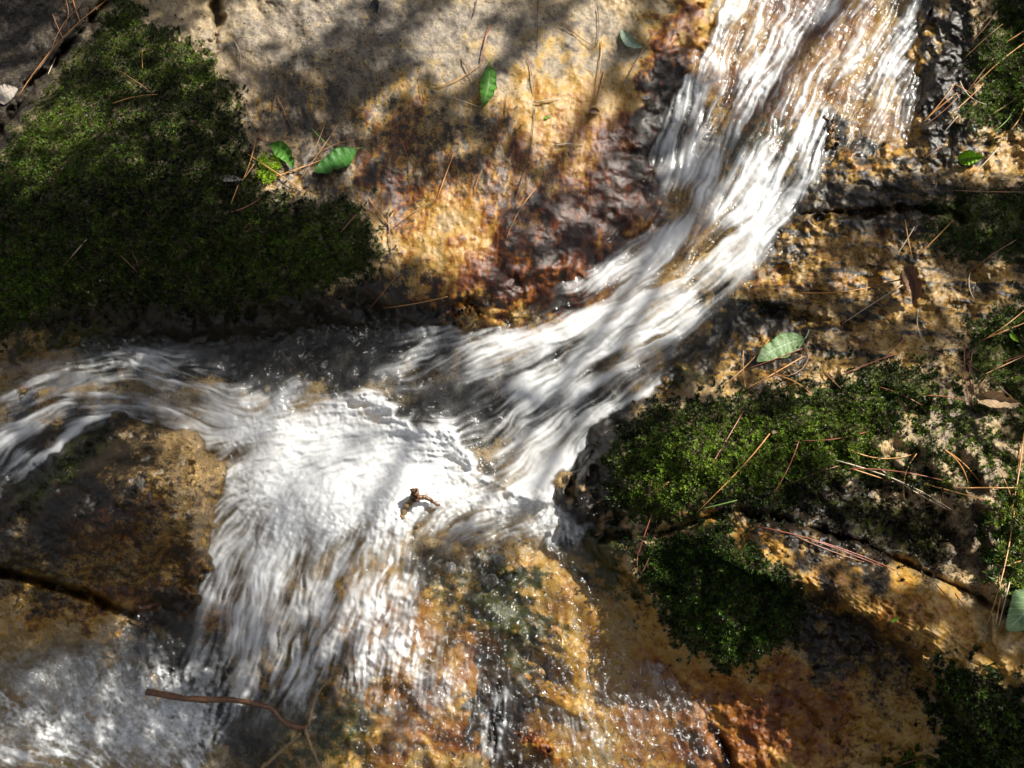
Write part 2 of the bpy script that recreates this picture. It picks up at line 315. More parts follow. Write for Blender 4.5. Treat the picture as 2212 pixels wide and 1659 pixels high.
MOSSY = [[(240, -350), (248, 0), (110, 165), (5, 310), (-110, 430), (-350, 620), (-350, 800), (-200, 780), (0, 735), (60, 715), (120, 690), (300, 672), (500, 690), (660, 655), (690, 640), (800, 600), (835, 555), (815, 490), (775, 430), (700, 420), (590, 412), (548, 310), (535, 225), (490, 150), (420, 75), (330, 40), (300, -20), (300, -350)],
         [(1300, 990), (1345, 905), (1420, 862), (1545, 845), (1680, 828), (1800, 812), (1880, 770), (2000, 800), (2060, 850), (1960, 905), (1900, 960), (1960, 1010), (2060, 1010), (2090, 1060), (2000, 1075), (1900, 1055), (1830, 1040), (1750, 1090), (1700, 1115), (1570, 1095), (1440, 1140), (1360, 1150), (1310, 1090)],
         [(1345, 1160), (1440, 1150), (1570, 1108), (1610, 1160), (1700, 1220), (1752, 1290), (1722, 1385), (1640, 1440), (1560, 1452), (1455, 1400), (1400, 1300), (1365, 1220)],
         [(2010, 1450), (2060, 1425), (2110, 1435), (2190, 1480), (2330, 1540), (2560, 1640), (2560, 1910), (2040, 1910), (2010, 1660), (2030, 1590), (1995, 1520)],
         [(2085, 120), (2130, 30), (2220, -200), (2560, -250), (2560, 300), (2212, 285), (2110, 285), (2060, 255), (2100, 190)],
         [(1990, 452), (2010, 425), (2080, 412), (2212, 402), (2560, 400), (2560, 580), (2150, 572), (2050, 560), (2000, 520)],
         [(2090, 690), (2150, 665), (2212, 640), (2560, 600), (2560, 980), (2180, 960), (2170, 870), (2080, 800)],
         [(2130, 1060), (2180, 1010), (2300, 980), (2560, 980), (2560, 1480), (2300, 1370), (2160, 1300), (2135, 1200)],
         [(1720, 1060), (1880, 1060), (2030, 1110), (2060, 1200), (2000, 1225), (1850, 1155)]]
MOSSF = np.zeros((NY, NX))
for pl in MOSSY:
    under = ss(6, -16, sdf(pl) + nF * 12 + nE * 8) * (.72 + .28 * ss(-.6, .4, nF + .5 * nS))
    MASK[..., 1] = np.maximum(MASK[..., 1], under * .9); MASK[..., 2] = np.maximum(MASK[..., 2], under * .62); MASK[..., 0] *= 1 - .7 * under; MASK[..., 3] *= 1 - .8 * under
    wet = wet * (1 - .9 * under); MOSSF = np.maximum(MOSSF, under)
# ------------------------------------------------------------------ mesh and node helpers
def link(o, parent=None):
    COL.objects.link(o)
    if parent is not None: o.parent = parent
    return o
def raw_mesh(name, V, F, mat, smooth=True, attrs=None):
    me = bpy.data.meshes.new(name)
    V = np.ascontiguousarray(V, np.float32).reshape(-1, 3); F = np.ascontiguousarray(F, np.int32)
    n, k = F.shape
    me.vertices.add(len(V)); me.vertices.foreach_set('co', V.ravel())
    me.loops.add(n * k); me.loops.foreach_set('vertex_index', F.ravel())
    me.polygons.add(n); me.polygons.foreach_set('loop_start', np.arange(n, dtype=np.int32) * k)
    me.polygons.foreach_set('use_smooth', np.full(n, smooth))
    me.update(calc_edges=True)
    for an, av in (attrs or {}).items():
        av = np.asarray(av, np.float32)
        if av.ndim == 2:
            me.attributes.new(an, 'FLOAT_COLOR', 'POINT').data.foreach_set('color', np.ascontiguousarray(av).ravel())
        else:
            me.attributes.new(an, 'FLOAT', 'POINT').data.foreach_set('value', np.ascontiguousarray(av))
    me.materials.append(mat)
    return me
def mesh_obj(name, V, F, mat, parent=None, smooth=True, attrs=None, base=None):
    V = np.asarray(V, float).reshape(-1, 3)
    if base is None: base = np.zeros(3)
    o = bpy.data.objects.new(name, raw_mesh(name, V - base, F, mat, smooth, attrs))
    link(o, parent)
    if parent is None: o.location = base
    return o
def tag(o, label, cat=None, group=None, kind=None):
    o['label'] = label
    if cat: o['category'] = cat
    if group: o['group'] = group
    if kind: o['kind'] = kind
    return o

class NT:
    def __init__(s, name):
        s.m = bpy.data.materials.new(name); s.m.use_nodes = True
        s.t = s.m.node_tree; s.t.nodes.clear()
        s.out = s.t.nodes.new('ShaderNodeOutputMaterial')
    def n(s, typ, **kw):
        nd = s.t.nodes.new(typ)
        for k, v in kw.items(): setattr(nd, k, v)
        return nd
    def put(s, sock, v):
        if hasattr(v, 'is_linked') or isinstance(v, bpy.types.NodeSocket): s.t.links.new(v, sock)
        else: sock.default_value = v
    def attr(s, name, out='Fac'):
        return s.n('ShaderNodeAttribute', attribute_name=name).outputs[out]
    def math(s, op, a, b=0., c=0., clamp=False):
        nd = s.n('ShaderNodeMath', operation=op, use_clamp=clamp)
        for i, v in enumerate((a, b, c)): s.put(nd.inputs[i], v)
        return nd.outputs[0]
    def mix(s, f, a, b, mode='MIX'):
        nd = s.n('ShaderNodeMix', data_type='RGBA', blend_type=mode)
        s.put(nd.inputs[0], f)
        for i, v in ((6, a), (7, b)): s.put(nd.inputs[i], v if not isinstance(v, tuple) else (*v, 1))
        return nd.outputs[2]
    def noise(s, scale, detail=4., rough=.55, vec=None, out=0, dist=0.):
        nd = s.n('ShaderNodeTexNoise'); nd.inputs['Scale'].default_value = scale; nd.inputs['Detail'].default_value = detail
        nd.inputs['Roughness'].default_value = rough; nd.inputs['Distortion'].default_value = dist
        if vec is not None: s.put(nd.inputs['Vector'], vec)
        return nd.outputs[out]
    def ramp(s, f, stops):
        nd = s.n('ShaderNodeValToRGB'); e = nd.color_ramp.elements
        while len(e) < len(stops): e.new(.5)
        for el, (p, c) in zip(e, stops): el.position = p; el.color = (*c, 1)
        s.put(nd.inputs[0], f)
        return nd.outputs[0]
    def maprange(s, v, a, b, c=0., d=1., smooth=True):
        nd = s.n('ShaderNodeMapRange', interpolation_type='SMOOTHSTEP' if smooth else 'LINEAR')
        for i, x in enumerate((v, a, b, c, d)): s.put(nd.inputs[i], x)
        return nd.outputs[0]
    def bump(s, h, dist, strength=1., normal=None):
        nd = s.n('ShaderNodeBump'); nd.inputs['Strength'].default_value = strength; nd.inputs['Distance'].default_value = dist
        s.put(nd.inputs['Height'], h)
        if normal is not None: s.put(nd.inputs['Normal'], normal)
        return nd.outputs[0]
    def done(s, shader):
        s.t.links.new(shader, s.out.inputs[0]); return s.m

def principled(k, **kw):
    b = k.n('ShaderNodeBsdfPrincipled')
    for a, v in kw.items():
        a = a.replace('_', ' ')
        if isinstance(v, tuple): v = (*v, 1)
        k.put(b.inputs[a], v)
    return b.outputs[0]

def rock_material():
    k = NT('wet stone')
    pos = k.n('ShaderNodeNewGeometry').outputs['Position']
    n1 = k.noise(22, 6, .6, pos); n2 = k.noise(95, 6, .62, pos); n3 = k.noise(330, 4, .6, pos); n4 = k.noise(700, 3, .6, pos)
    m = k.attr('mask', 'Color')
    sp = k.n('ShaderNodeSeparateColor'); k.put(sp.inputs[0], m)
    r, d, g = sp.outputs[0], sp.outputs[1], sp.outputs[2]
    gr = k.attr('mask', 'Alpha')
    pale = k.ramp(n2, [(.3, (.27, .20, .115)), (.5, (.50, .39, .23)), (.72, (.66, .56, .38))])
    greyc = k.ramp(n2, [(.3, (.10, .09, .08)), (.5, (.25, .22, .185)), (.7, (.45, .39, .32))])
    base = k.mix(k.maprange(k.math('ADD', gr, k.math('MULTIPLY', k.math('SUBTRACT', n1, .5), 1.1)), .15, .85), pale, greyc)
    rr = k.math('ADD', r, k.math('ADD', k.math('MULTIPLY', k.math('SUBTRACT', n1, .5), .8), k.math('MULTIPLY', k.math('SUBTRACT', n2, .5), .5)))
    rustc = k.ramp(rr, [(.10, (.60, .44, .22)), (.36, (.62, .41, .10)), (.55, (.42, .19, .03)), (.78, (.19, .052, .010)), (1, (.06, .018, .007))])
    base = k.mix(k.maprange(rr, .08, .42), base, rustc)
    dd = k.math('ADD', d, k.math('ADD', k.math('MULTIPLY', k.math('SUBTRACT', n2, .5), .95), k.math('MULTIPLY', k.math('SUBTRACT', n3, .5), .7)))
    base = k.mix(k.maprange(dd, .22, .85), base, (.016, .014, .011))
    speck = k.maprange(k.math('ADD', k.math('MULTIPLY', k.math('ADD', n3, n2), .5), k.math('ADD', k.math('MULTIPLY', d, .10), k.math('MULTIPLY', r, .05))), .56, .66)
    base = k.mix(k.math('MULTIPLY', speck, .75), base, (.03, .022, .014))
    gg = k.math('ADD', g, k.math('ADD', k.math('MULTIPLY', k.math('SUBTRACT', n2, .5), 1.1), k.math('MULTIPLY', k.math('SUBTRACT', n3, .5), .7)))
    base = k.mix(k.maprange(gg, .25, .7), base, k.ramp(n3, [(.35, (.012, .02, .004)), (.6, (.06, .075, .008)), (.75, (.13, .13, .015))]))
    base = k.mix(k.maprange(n4, .3, .75, .75, 1.12), (0, 0, 0), base)
    w = k.attr('wet')
    base = k.mix(k.math('MULTIPLY', w, .80), base, k.mix(1.0, base, (.58, .47, .29), 'MULTIPLY'))
    hgt = k.math('ADD', k.math('MULTIPLY', n2, .8), k.math('ADD', k.math('MULTIPLY', n3, .6), k.math('MULTIPLY', n4, .3)))
    b1 = k.bump(hgt, .0010)
    film = k.math('ADD', k.math('MULTIPLY', k.noise(60, 3, .5, pos), 1.), k.math('MULTIPLY', k.noise(210, 3, .6, pos), .55))
    b2 = k.bump(k.math('ADD', film, k.math('MULTIPLY', n4, .25)), .0034)
    sh = principled(k, Base_Color=base, Roughness=k.maprange(w, 0, 1, .75, .42, False), Normal=b1, Specular_IOR_Level=k.maprange(w, 0, .8, .06, .34, False),
                    Coat_Weight=k.math('MULTIPLY', w, .62), Coat_Roughness=.12, Coat_IOR=1.33, Coat_Normal=b2)
    return k.done(sh)
M_ROCK = rock_material()

# ------------------------------------------------------------------ heightfield pieces
FULL = np.arange(NX * NY).reshape(NY, NX)
def grid_piece(h, keep, stride=1):
    """vertices and quads of the cells of the map grid flagged by keep"""
    sl = (slice(None, None, stride), slice(None, None, stride))
    hx, kx = h[sl], keep[sl]
    ny, nx = hx.shape
    idx = np.arange(nx * ny).reshape(ny, nx)
    cell = kx[:-1, :-1] & kx[1:, :-1] & kx[:-1, 1:] & kx[1:, 1:]
    q = np.stack([idx[:-1, :-1], idx[1:, :-1], idx[1:, 1:], idx[:-1, 1:]], -1)[cell]
    used, inv = np.unique(q, return_inverse=True)
    q = inv.reshape(-1, 4)
    px, py, hh = GX[sl].ravel()[used], GY[sl].ravel()[used], hx.ravel()[used]
    return at(px, py, hh), q, used, sl

def field(name, h, keep, mat, attrs, parent=None, stride=1, rooted=True):
    V, q, used, sl = grid_piece(h, keep, stride)
    A = {a: (v[sl].reshape(-1, v.shape[-1])[used] if v.ndim == 3 else v[sl].ravel()[used]) for a, v in attrs.items()}
    base = V.mean(0) - np.array([0, 0, .03]) if rooted else np.zeros(3)
    return mesh_obj(name, V, q, mat, parent, True, A, base)

ROCKS = []
def rock(name, poly, label, cat, rnd=16, dep=.014, wob=6, drop=.9, bulge=0., solid=None):
    """one stone: its own piece of the relief with rounded shoulders that run down into the bed"""
    d = sdf(poly) + nW * wob + nS * .5
    t = np.clip(1 + d / rnd, 0, 1.0)
    h = T - dep * (1 - np.sqrt(np.clip(1 - t * t, 0, 1))) + bulge * np.sqrt(np.clip(-d / 80, 0, 1))
    h = h - np.maximum(d, 0) * KM * 3.2
    keep = d < 22
    o = field(name, h, keep, M_ROCK, {'mask': MASK, 'wet': wet})
    tag(o, label, cat)
    ROCKS.append((o, d, h))
    return o

r_slab = rock('rock_slab', [(470, -400), (475, 60), (440, 140), (490, 240), (510, 320), (560, 460), (700, 470), (745, 470), (770, 500), (770, 560), (750, 600), (680, 640), (690, 720), (800, 720), (900, 720), (1010, 700), (1080, 715), (1180, 670), (1290, 620), (1400, 545), (1475, 480), (1460, 330), (1510, 220), (1560, 130), (1600, 0), (1600, -400)],
              'broad tan slab with grey and rust red stains beside the upper cascade', 'rock', 10, .006)
r_left = rock('mossy_boulder', [(245, -400), (245, 0), (100, 165), (0, 310), (-120, 420), (-400, 640), (-500, 900), (-300, 830), (0, 800), (90, 765), (200, 735), (500, 735), (690, 715), (690, 655), (810, 610), (838, 560), (822, 485), (775, 430), (700, 412), (595, 408), (552, 305), (532, 225), (482, 145), (462, 65), (455, -400)],
              'dark boulder under a blanket of green moss above the calm water', 'rock', 14, .008, bulge=.012)
r_back = rock('grey_rock', [(-500, -400), (230, -400), (225, 0), (85, 155), (-15, 290), (-130, 400), (-400, 600)], 'dark grey rock behind the pine needle edge in the top corner', 'rock', 14, .01)
r_ledge = rock('rock_ledge', [(2060, -400), (2020, 0), (1975, 110), (1990, 235), (1940, 290), (1850, 310), (1760, 360), (1720, 440), (1700, 470), (1835, 463), (1900, 456), (2000, 453), (2080, 470), (2600, 520), (2600, -400)],
               'upper ledge of golden brown layered rock with a folded lime leaf on it', 'rock', 8, .006)
r_ledge2 = rock('rock_ledge', [(1695, 456), (1835, 449), (1900, 442), (2000, 439), (2080, 456), (2600, 506), (2600, 810), (2200, 770), (2000, 800), (1800, 830), (1680, 845), (1540, 865), (1430, 880), (1330, 910), (1440, 800), (1520, 690), (1600, 610), (1660, 530)],
                'brown streaked lower ledge carrying the curled dead leaf', 'rock', 8, .006)
r_right = rock('mossy_rock', [(1240, 1030), (1300, 935), (1360, 880), (1430, 856), (1545, 838), (1680, 818), (1800, 803), (2000, 773), (2200, 745), (2600, 785), (2600, 1560), (2300, 1400), (2090, 1275), (2000, 1235), (1850, 1165), (1700, 1125), (1570, 1100), (1440, 1150), (1340, 1165), (1250, 1130)],
               'large rock coated in dark moss with pale pebbly patches right of the foam', 'rock', 22, .02, wob=2.5)
r_gold = rock('golden_rock', [(1290, 1175), (1345, 1160), (1450, 1150), (1575, 1104), (1700, 1130), (1850, 1172), (2000, 1243), (2090, 1282), (2300, 1408), (2600, 1570), (2600, 2100), (1560, 2100), (1600, 1659), (1540, 1570), (1480, 1490), (1400, 1410), (1340, 1310)],
              'wet golden ridge rock with rusty lower face along the shallow rapids', 'rock', 14, .012, wob=3)
r_low = rock('speckled_boulder', [(20, 1080), (110, 1000), (238, 897), (335, 915), (435, 955), (492, 1030), (465, 1120), (452, 1230), (415, 1345), (335, 1342), (262, 1316), (200, 1288), (60, 1247), (0, 1232), (-500, 1120), (-500, 1060), (-100, 1100)],
             'speckled brown boulder parting the white water at lower left', 'rock', 20, .016)
r_chunk = rock('speckled_rock', [(-500, 1128), (0, 1240), (60, 1254), (200, 1296), (258, 1324), (325, 1352), (345, 1400), (250, 1420), (100, 1440), (0, 1470), (-500, 1540)], 'cracked off brown rock under the speckled boulder at the bubbly pool', 'rock', 10, .012)
SUNK = .004
def stone(name, poly, label, hgt, rnd=26):
    d = sdf(poly) + nE * 4
    t = np.clip(-d / rnd, 0, 1)
    h = np.maximum(T, WAT - .012) + hgt * np.sqrt(1 - (1 - t) ** 2) + nS * .0006 - np.maximum(d, 0) * KM * 2.5
    o = field(name, h, d < 14, M_ROCK, {'mask': MASK, 'wet': wet})
    tag(o, label, 'stone'); ROCKS.append((o, d, h)); return o
stone('orange_stone', [(985, 668), (1030, 660), (1035, 700), (1000, 712), (975, 695)], 'small orange stone at the waterline under the rust stained slab', .018)
stone('dark_stone', [(1785, 250), (1810, 248), (1815, 300), (1800, 325), (1780, 318)], 'dark stone standing out of the upper cascade beside its white tongue', .022)
stone('yellow_stone', [(30, 835), (50, 822), (72, 838), (68, 860), (38, 864)], 'small yellow stone in the grey water at the left edge', .016)
stone('brown_stone', [(1050, 1225), (1095, 1215), (1120, 1235), (1080, 1250)], 'brown stone under the flow right below the foamy pool', .010)
stone('rusty_stone', [(1110, 1590), (1150, 1580), (1200, 1600), (1190, 1640), (1130, 1640)], 'rust brown stone in the shallow rapids at the bottom edge', .014)

bed = field('stream_bed', T - .004 - .035 * ss(8, 40, wsd), np.ones((NY, NX), bool), M_ROCK, {'mask': MASK, 'wet': wet}, stride=2, rooted=False)
tag(bed, 'rusty stone bed of the stream', kind='structure')
k = NT('forest soil')
pos = k.n('ShaderNodeNewGeometry').outputs['Position']
sc_ = k.noise(40, 6, .6, pos)
M_SOIL = k.done(principled(k, Base_Color=k.ramp(sc_, [(.3, (.012, .01, .007)), (.55, (.05, .035, .02)), (.75, (.10, .07, .035))]), Roughness=.9, Normal=k.bump(sc_, .02)))
yy = np.array([-60, -20, -8, -3, -1.5, -.7, 0, .7, 1.5, 3, 8, 20, 60.])
PX, PS = np.meshgrid(yy, yy)
hole = -0.22 - 0.0 * PX
PV = np.stack([PX, PS * math.cos(TILT), PS * math.sin(TILT)], -1) + hole[..., None] * NRM
ii = np.arange(169).reshape(13, 13)
Q = np.stack([ii[:-1, :-1], ii[:-1, 1:], ii[1:, 1:], ii[1:, :-1]], -1).reshape(-1, 4)
tag(mesh_obj('ground', PV.reshape(-1, 3), Q, M_SOIL), 'dark forest floor under the rocks', kind='structure')

# topmost solid surface for things that lie on the stones
TOP = T - .004 - .035 * ss(8, 40, wsd)
for o, d, h in ROCKS: TOP = np.where(d < 20, np.maximum(TOP, h), TOP)
TOPB = blur(TOP, 3)
NORM = grad_normals(at(GX, GY, TOPB))

# ------------------------------------------------------------------ water
def lic(src, L, vx_, vy_, sel):
    """streaks: average of src along the flow, L cells each way, for the selected cells"""
    iy, ix = np.nonzero(sel)
    out = [np.zeros((NY, NX)) for _ in L]
    acc = src[iy, ix].copy(); cnt = 1
    saves = {}
    fwdp = [ix.astype(np.float32), iy.astype(np.float32)]; bwd = [ix.astype(np.float32), iy.astype(np.float32)]
    for s_ in range(1, max(L) + 1):
        for p, sg in ((fwdp, 1), (bwd, -1)):
            jx = np.clip((p[0] + .5).astype(int), 0, NX - 1); jy = np.clip((p[1] + .5).astype(int), 0, NY - 1)
            p[0] = np.clip(p[0] + sg * vx_[jy, jx], 0, NX - 1.01).astype(np.float32); p[1] = np.clip(p[1] + sg * vy_[jy, jx], 0, NY - 1.01).astype(np.float32)
            x = p[0].astype(int); y = p[1].astype(int); fx = p[0] - x; fy = p[1] - y
            acc = acc + ((src[y, x] * (1 - fx) + src[y, x + 1] * fx) * (1 - fy) + (src[y + 1, x] * (1 - fx) + src[y + 1, x + 1] * fx) * fy)
            cnt += 1
        if s_ in L:
            v = acc / cnt
            v = (v - v.mean()) / v.std()
            o_ = out[L.index(s_)]; o_[iy, ix] = v
    return out

wsel = wsd < 46
wn0 = blur(np.random.default_rng(31).standard_normal((NY, NX)), .75)
wn1 = noise(26, 1.0, wmin=9, seed=33)
fS, fM, fL = lic(wn0, [3, 8, 24], VX, VY, wsel)       # fine streaks: short, middle, long
(cM, cL) = lic(wn1, [8, 22], VX, VY, wsel)            # broad streaks
(cB,) = lic(noise(110, 1.3, wmin=26, seed=34), [18], VX, VY, wsel)   # lobes

foam = blobs([(1700, 80, 150, 110, 0, .30), (1890, 90, 110, 110, 0, .38), (1600, 50, 80, 70, 0, .34), (1900, 240, 80, 80, 0, .15), (1540, 230, 110, 140, 0, .26), (1480, 300, 60, 130, 0, .3), (1650, 300, 110, 60, -30, .3), (1745, 330, 46, 70, 20, .85), (1765, 265, 30, 60, 10, .55), (1655, 390, 110, 56, -40, .55), (1560, 370, 70, 70, 0, .5), (1480, 350, 60, 70, 0, .3), (1700, 160, 120, 60, -50, .3), (1600, 440, 80, 40, -40, .4),
              (1650, 470, 80, 36, -40, .6), (1600, 535, 110, 46, -40, .8), (1440, 600, 180, 42, -28, .78), (1310, 690, 150, 40, -20, .8), (1420, 525, 80, 34, -25, .75), (1290, 590, 80, 34, -20, .6), (1410, 700, 120, 40, -25, .75), (1140, 740, 140, 40, -20, .5), (1260, 800, 210, 70, -27, .46), (1140, 850, 230, 70, -25, .40), (1240, 930, 150, 90, -45, .5), (960, 740, 150, 50, -15, .3), (1380, 820, 140, 50, -35, .32), (1180, 1000, 100, 60, -45, .65), (1000, 790, 150, 40, -15, .32), (1230, 990, 40, 90, 35, .4),
              (90, 935, 180, 70, -15, .22), (0, 870, 130, 80, 0, .20), (240, 785, 170, 28, -5, .22), (60, 1010, 90, 40, -35, .16), (230, 830, 140, 44, -15, .34), (440, 830, 80, 40, 20, .38), (350, 900, 160, 40, 10, .28), (150, 880, 180, 60, -20, .20), (500, 920, 100, 60, 15, .6), (40, 950, 120, 50, -30, .25),
              (560, 1240, 120, 120, 0, .55), (760, 1240, 120, 80, 0, .42), (690, 1380, 170, 100, 0, .3), (820, 1330, 70, 90, 0, .34), (450, 1480, 70, 130, 25, .22), (600, 1460, 120, 110, 0, .2), (480, 1150, 50, 120, 0, .35),
              (200, 1530, 190, 90, 0, .52), (350, 1545, 100, 60, 0, .5), (120, 1620, 220, 70, 0, .34), (390, 1620, 80, 60, 0, .36), (250, 1430, 110, 40, 0, .14),
              (950, 1460, 80, 80, 0, .2), (1180, 1110, 110, 40, 10, .5), (1240, 1140, 60, 40, 0, .45), (1050, 1130, 100, 40, 0, .35), (1450, 1430, 60, 90, -30, .2), (1300, 1560, 120, 90, 0, .14), (840, 1440, 80, 100, 0, .22), (1070, 1560, 26, 90, 8, .35),  # faint patches over the lower rapids paint glints and sky reflection as foam
              (1500, 545, 80, 18, -38, -.75), (1010, 850, 130, 34, 20, -.6), (1030, 905, 70, 34, 30, -.6), (1290, 880, 100, 26, -35, -.45), (1450, 760, 130, 18, -30, -.4), (1430, 645, 150, 11, -28, -.55), (1200, 765, 170, 14, -22, -.6), (1350, 765, 130, 14, -28, -.55), (1570, 490, 90, 12, -40, -.5), (1300, 640, 110, 9, -25, -.5), (1160, 900, 120, 16, -35, -.4), (1700, 250, 120, 14, -62, -.5), (1640, 180, 120, 12, -60, -.5), (1820, 120, 120, 16, -55, -.5), (680, 760, 150, 50, 0, -.8), (400, 860, 30, 60, 20, -.35)])
pool_poly = [(520, 880), (580, 850), (650, 838), (720, 838), (750, 850), (800, 852), (850, 868), (885, 890), (900, 908), (960, 905), (1000, 935), (1028, 985), (1035, 1020), (1100, 1045), (1190, 1080), (1120, 1110), (960, 1130), (850, 1160), (700, 1190), (560, 1170), (500, 1080), (480, 960)]
psd = sdf(pool_poly)
scal = noise(80, 1.6, wmin=22, seed=35)
upper = ss(60, -60, GY - (850 + (GX - 720) * .55))
pedge = psd + scal * 7 + fS * 2.2
pool = np.where(upper > .5, ss(5, -16, pedge), ss(60, -70, psd + nF * 10))
pool = blur(pool, 1.2)
cap = blobs([(900, 950, 170, 90, 30, 1), (700, 960, 170, 120, 0, .8), (700, 1080, 170, 100, 0, .75), (900, 1070, 180, 70, 0, .75), (580, 1060, 90, 120, 0, .6)])
speed = blobs([(1400, 700, 500, 330, -35, 1), (1750, 150, 330, 330, 0, .7), (200, 880, 330, 120, 0, .7), (450, 1450, 150, 200, 0, .6)])
streak = (fL * .48 + fM * .30 + cL * .26 + cB * .85) * speed + (fS * .28 + fM * .50 + cM * .15 + cB * .75) * (1 - speed)
foam = foam * (1 - .22 * blobs([(150, 880, 330, 130, 0, 1)]))
topc = blobs([(1750, 100, 330, 260, 0, 1)])
foam = foam * (1 - .22 * topc - .10 * blobs([(1350, 680, 380, 170, -28, 1)]))
froth_m = blobs([(180, 1520, 240, 130, 0, 1), (360, 1560, 110, 80, 0, 1), (1230, 1130, 90, 50, 0, .8)])
cell = noise(20, 1.2, wmin=7, seed=39)
streak = streak * (1 - topc) + topc * (fL * .6 + cL * .36 + cB * .75 + fM * .25)
streak = streak * (1 - .75 * froth_m) + froth_m * (cell * .7 + nF * .6 + fM * .35)
fo = 1 - (1 - foam) * (1 - pool * (.35 + .75 * cap).clip(0, 1))
cover = ss(-.12, 1.08, fo + streak * (.20 + .12 * topc) * ss(.02, .3, fo) * (1.15 - .6 * ss(.7, 1., fo)) - .03)
froth = ss(20, -30, wsd)
# surface shape
calm = ss(.5, .05, fo)
wav = noise(70, 1.6, wmin=16, seed=36)
Hw = WAT + wav * (.0002 + .0024 * calm * (1 - speed)) + .0024 * cB * speed + .0006 * cL * speed + .00035 * (fM * .5 + fL * .5) * speed + (.0012 * cB + .0008 * cM + .00035 * fS) * (1 - speed) + topc * (.0007 * fL + .0006 * cL + .0006 * cB + .0003 * fM)
edge_in = np.clip(-psd, 0, 400)
Hw += .034 * pool * upper * np.exp(-edge_in / 140.) + .006 * pool * (1 + .10 * scal)
(lc,) = lic(noise(34, 1.2, wmin=10, seed=41), [3], VX, VY, wsel)
glintm = blobs([(960, 1470, 90, 130, 0, .9), (860, 1370, 60, 90, 10, .8), (1310, 1520, 140, 120, 0, .85), (1440, 1440, 60, 100, -30, .95), (1200, 1330, 60, 60, 0, .4), (1400, 1600, 120, 90, 0, .7), (1480, 1590, 60, 90, 0, .6), (1070, 1560, 40, 100, 8, .5), (1900, 230, 90, 110, 0, .9), (1960, 90, 40, 120, 0, .7), (1700, 60, 200, 80, 0, .4), (220, 735, 130, 40, 0, .5), (860, 690, 130, 30, -5, .75), (700, 730, 120, 50, 0, .35), (1240, 1130, 70, 50, 0, .7), (1150, 1640, 200, 60, 0, .4), (1000, 1180, 120, 60, 0, .4), (780, 1450, 80, 90, 0, .4), (60, 1050, 70, 40, 0, .35), (200, 1410, 130, 40, 0, .5), (1520, 130, 40, 110, 0, .7), (1500, 250, 60, 100, 0, .4)])
lace = np.exp(-(lc / .17) ** 2) * ss(.15, .9, nF * .35 + .5 + nS * .1)
cover = np.maximum(cover, .85 * glintm * lace)  # sun glints and sky reflections painted as white lines into the foam cover
Hw += .0012 * glintm * lace
Hw += .010 * blobs([(1745, 330, 40, 60, 20, 1), (1440, 600, 170, 40, -28, .9), (1310, 690, 130, 40, -20, .8), (1600, 520, 100, 40, -40, .8), (440, 830, 80, 40, 20, .7), (230, 840, 110, 40, -15, .7)])
billow = noise(34, 1.6, wmin=9, seed=45)
Hw += pool * .0013 * (.8 - np.abs(billow)) * ss(150, 0, edge_in) + pool * .00022 * (.8 - np.abs(noise(16, 1.4, wmin=5, seed=46)))
fine = noise(40, 1.5, wmin=12, seed=37)
Hw += .0017 * fine * blobs([(1250, 1450, 320, 280, 0, 1), (1250, 1450, 320, 280, 0, .0), (900, 1480, 200, 200, 0, 1), (1750, 130, 280, 260, 0, .22), (1240, 1140, 80, 60, 0, 1), (200, 1500, 300, 160, 0, 1), (250, 760, 260, 50, 0, .8), (900, 690, 200, 40, 0, 1), (640, 740, 160, 60, 0, .7)])

def water_material():
    k = NT('stream water')
    pos = k.n('ShaderNodeNewGeometry').outputs['Position']
    f = k.attr('foam')
    rip = k.bump(k.math('ADD', k.noise(55, 3, .5, pos, dist=.6), k.math('MULTIPLY', k.noise(170, 2, .5, pos), .3)), .004)
    fr = k.n('ShaderNodeFresnel'); fr.inputs['IOR'].default_value = 1.33; k.put(fr.inputs['Normal'], rip)
    tr = k.n('ShaderNodeBsdfTransparent'); tr.inputs[0].default_value = (.95, .955, .92, 1)
    gl = k.n('ShaderNodeBsdfGlossy'); gl.inputs['Roughness'].default_value = .22; k.put(gl.inputs['Normal'], rip)
    cl = k.n('ShaderNodeMixShader'); k.put(cl.inputs[0], k.math('MINIMUM', k.math('MULTIPLY', fr.outputs[0], 1.3), .30)); k.put(cl.inputs[1], tr.outputs[0]); k.put(cl.inputs[2], gl.outputs[0])
    df = k.n('ShaderNodeBsdfDiffuse'); df.inputs[0].default_value = (.89, .90, .90, 1)
    tl = k.n('ShaderNodeBsdfTranslucent'); tl.inputs[0].default_value = (.80, .85, .87, 1)
    m1 = k.n('ShaderNodeMixShader'); m1.inputs[0].default_value = .25; k.put(m1.inputs[1], df.outputs[0]); k.put(m1.inputs[2], tl.outputs[0])
    g2 = k.n('ShaderNodeBsdfGlossy'); g2.inputs['Roughness'].default_value = .22
    m2 = k.n('ShaderNodeMixShader'); m2.inputs[0].default_value = .05; k.put(m2.inputs[1], m1.outputs[0]); k.put(m2.inputs[2], g2.outputs[0])
    mx = k.n('ShaderNodeMixShader'); k.put(mx.inputs[0], f); k.put(mx.inputs[1], cl.outputs[0]); k.put(mx.inputs[2], m2.outputs[0])
    return k.done(mx.outputs[0])
M_WATER = water_material()
cover = cover * (.12 + .88 * ss(.0005, .009, Hw - TOP)) * ss(34, -14, wsd + nF * 8 + cM * 5)
water = field('water', Hw - np.maximum(wsd - 10, 0) * .0002, wsd < 40, M_WATER, {'foam': cover}, rooted=False)
tag(water, 'clear stream broken into white foam as it tumbles over the rocks', kind='structure')
SURF = np.maximum(TOP, np.where(wsd < 38, Hw, -1))

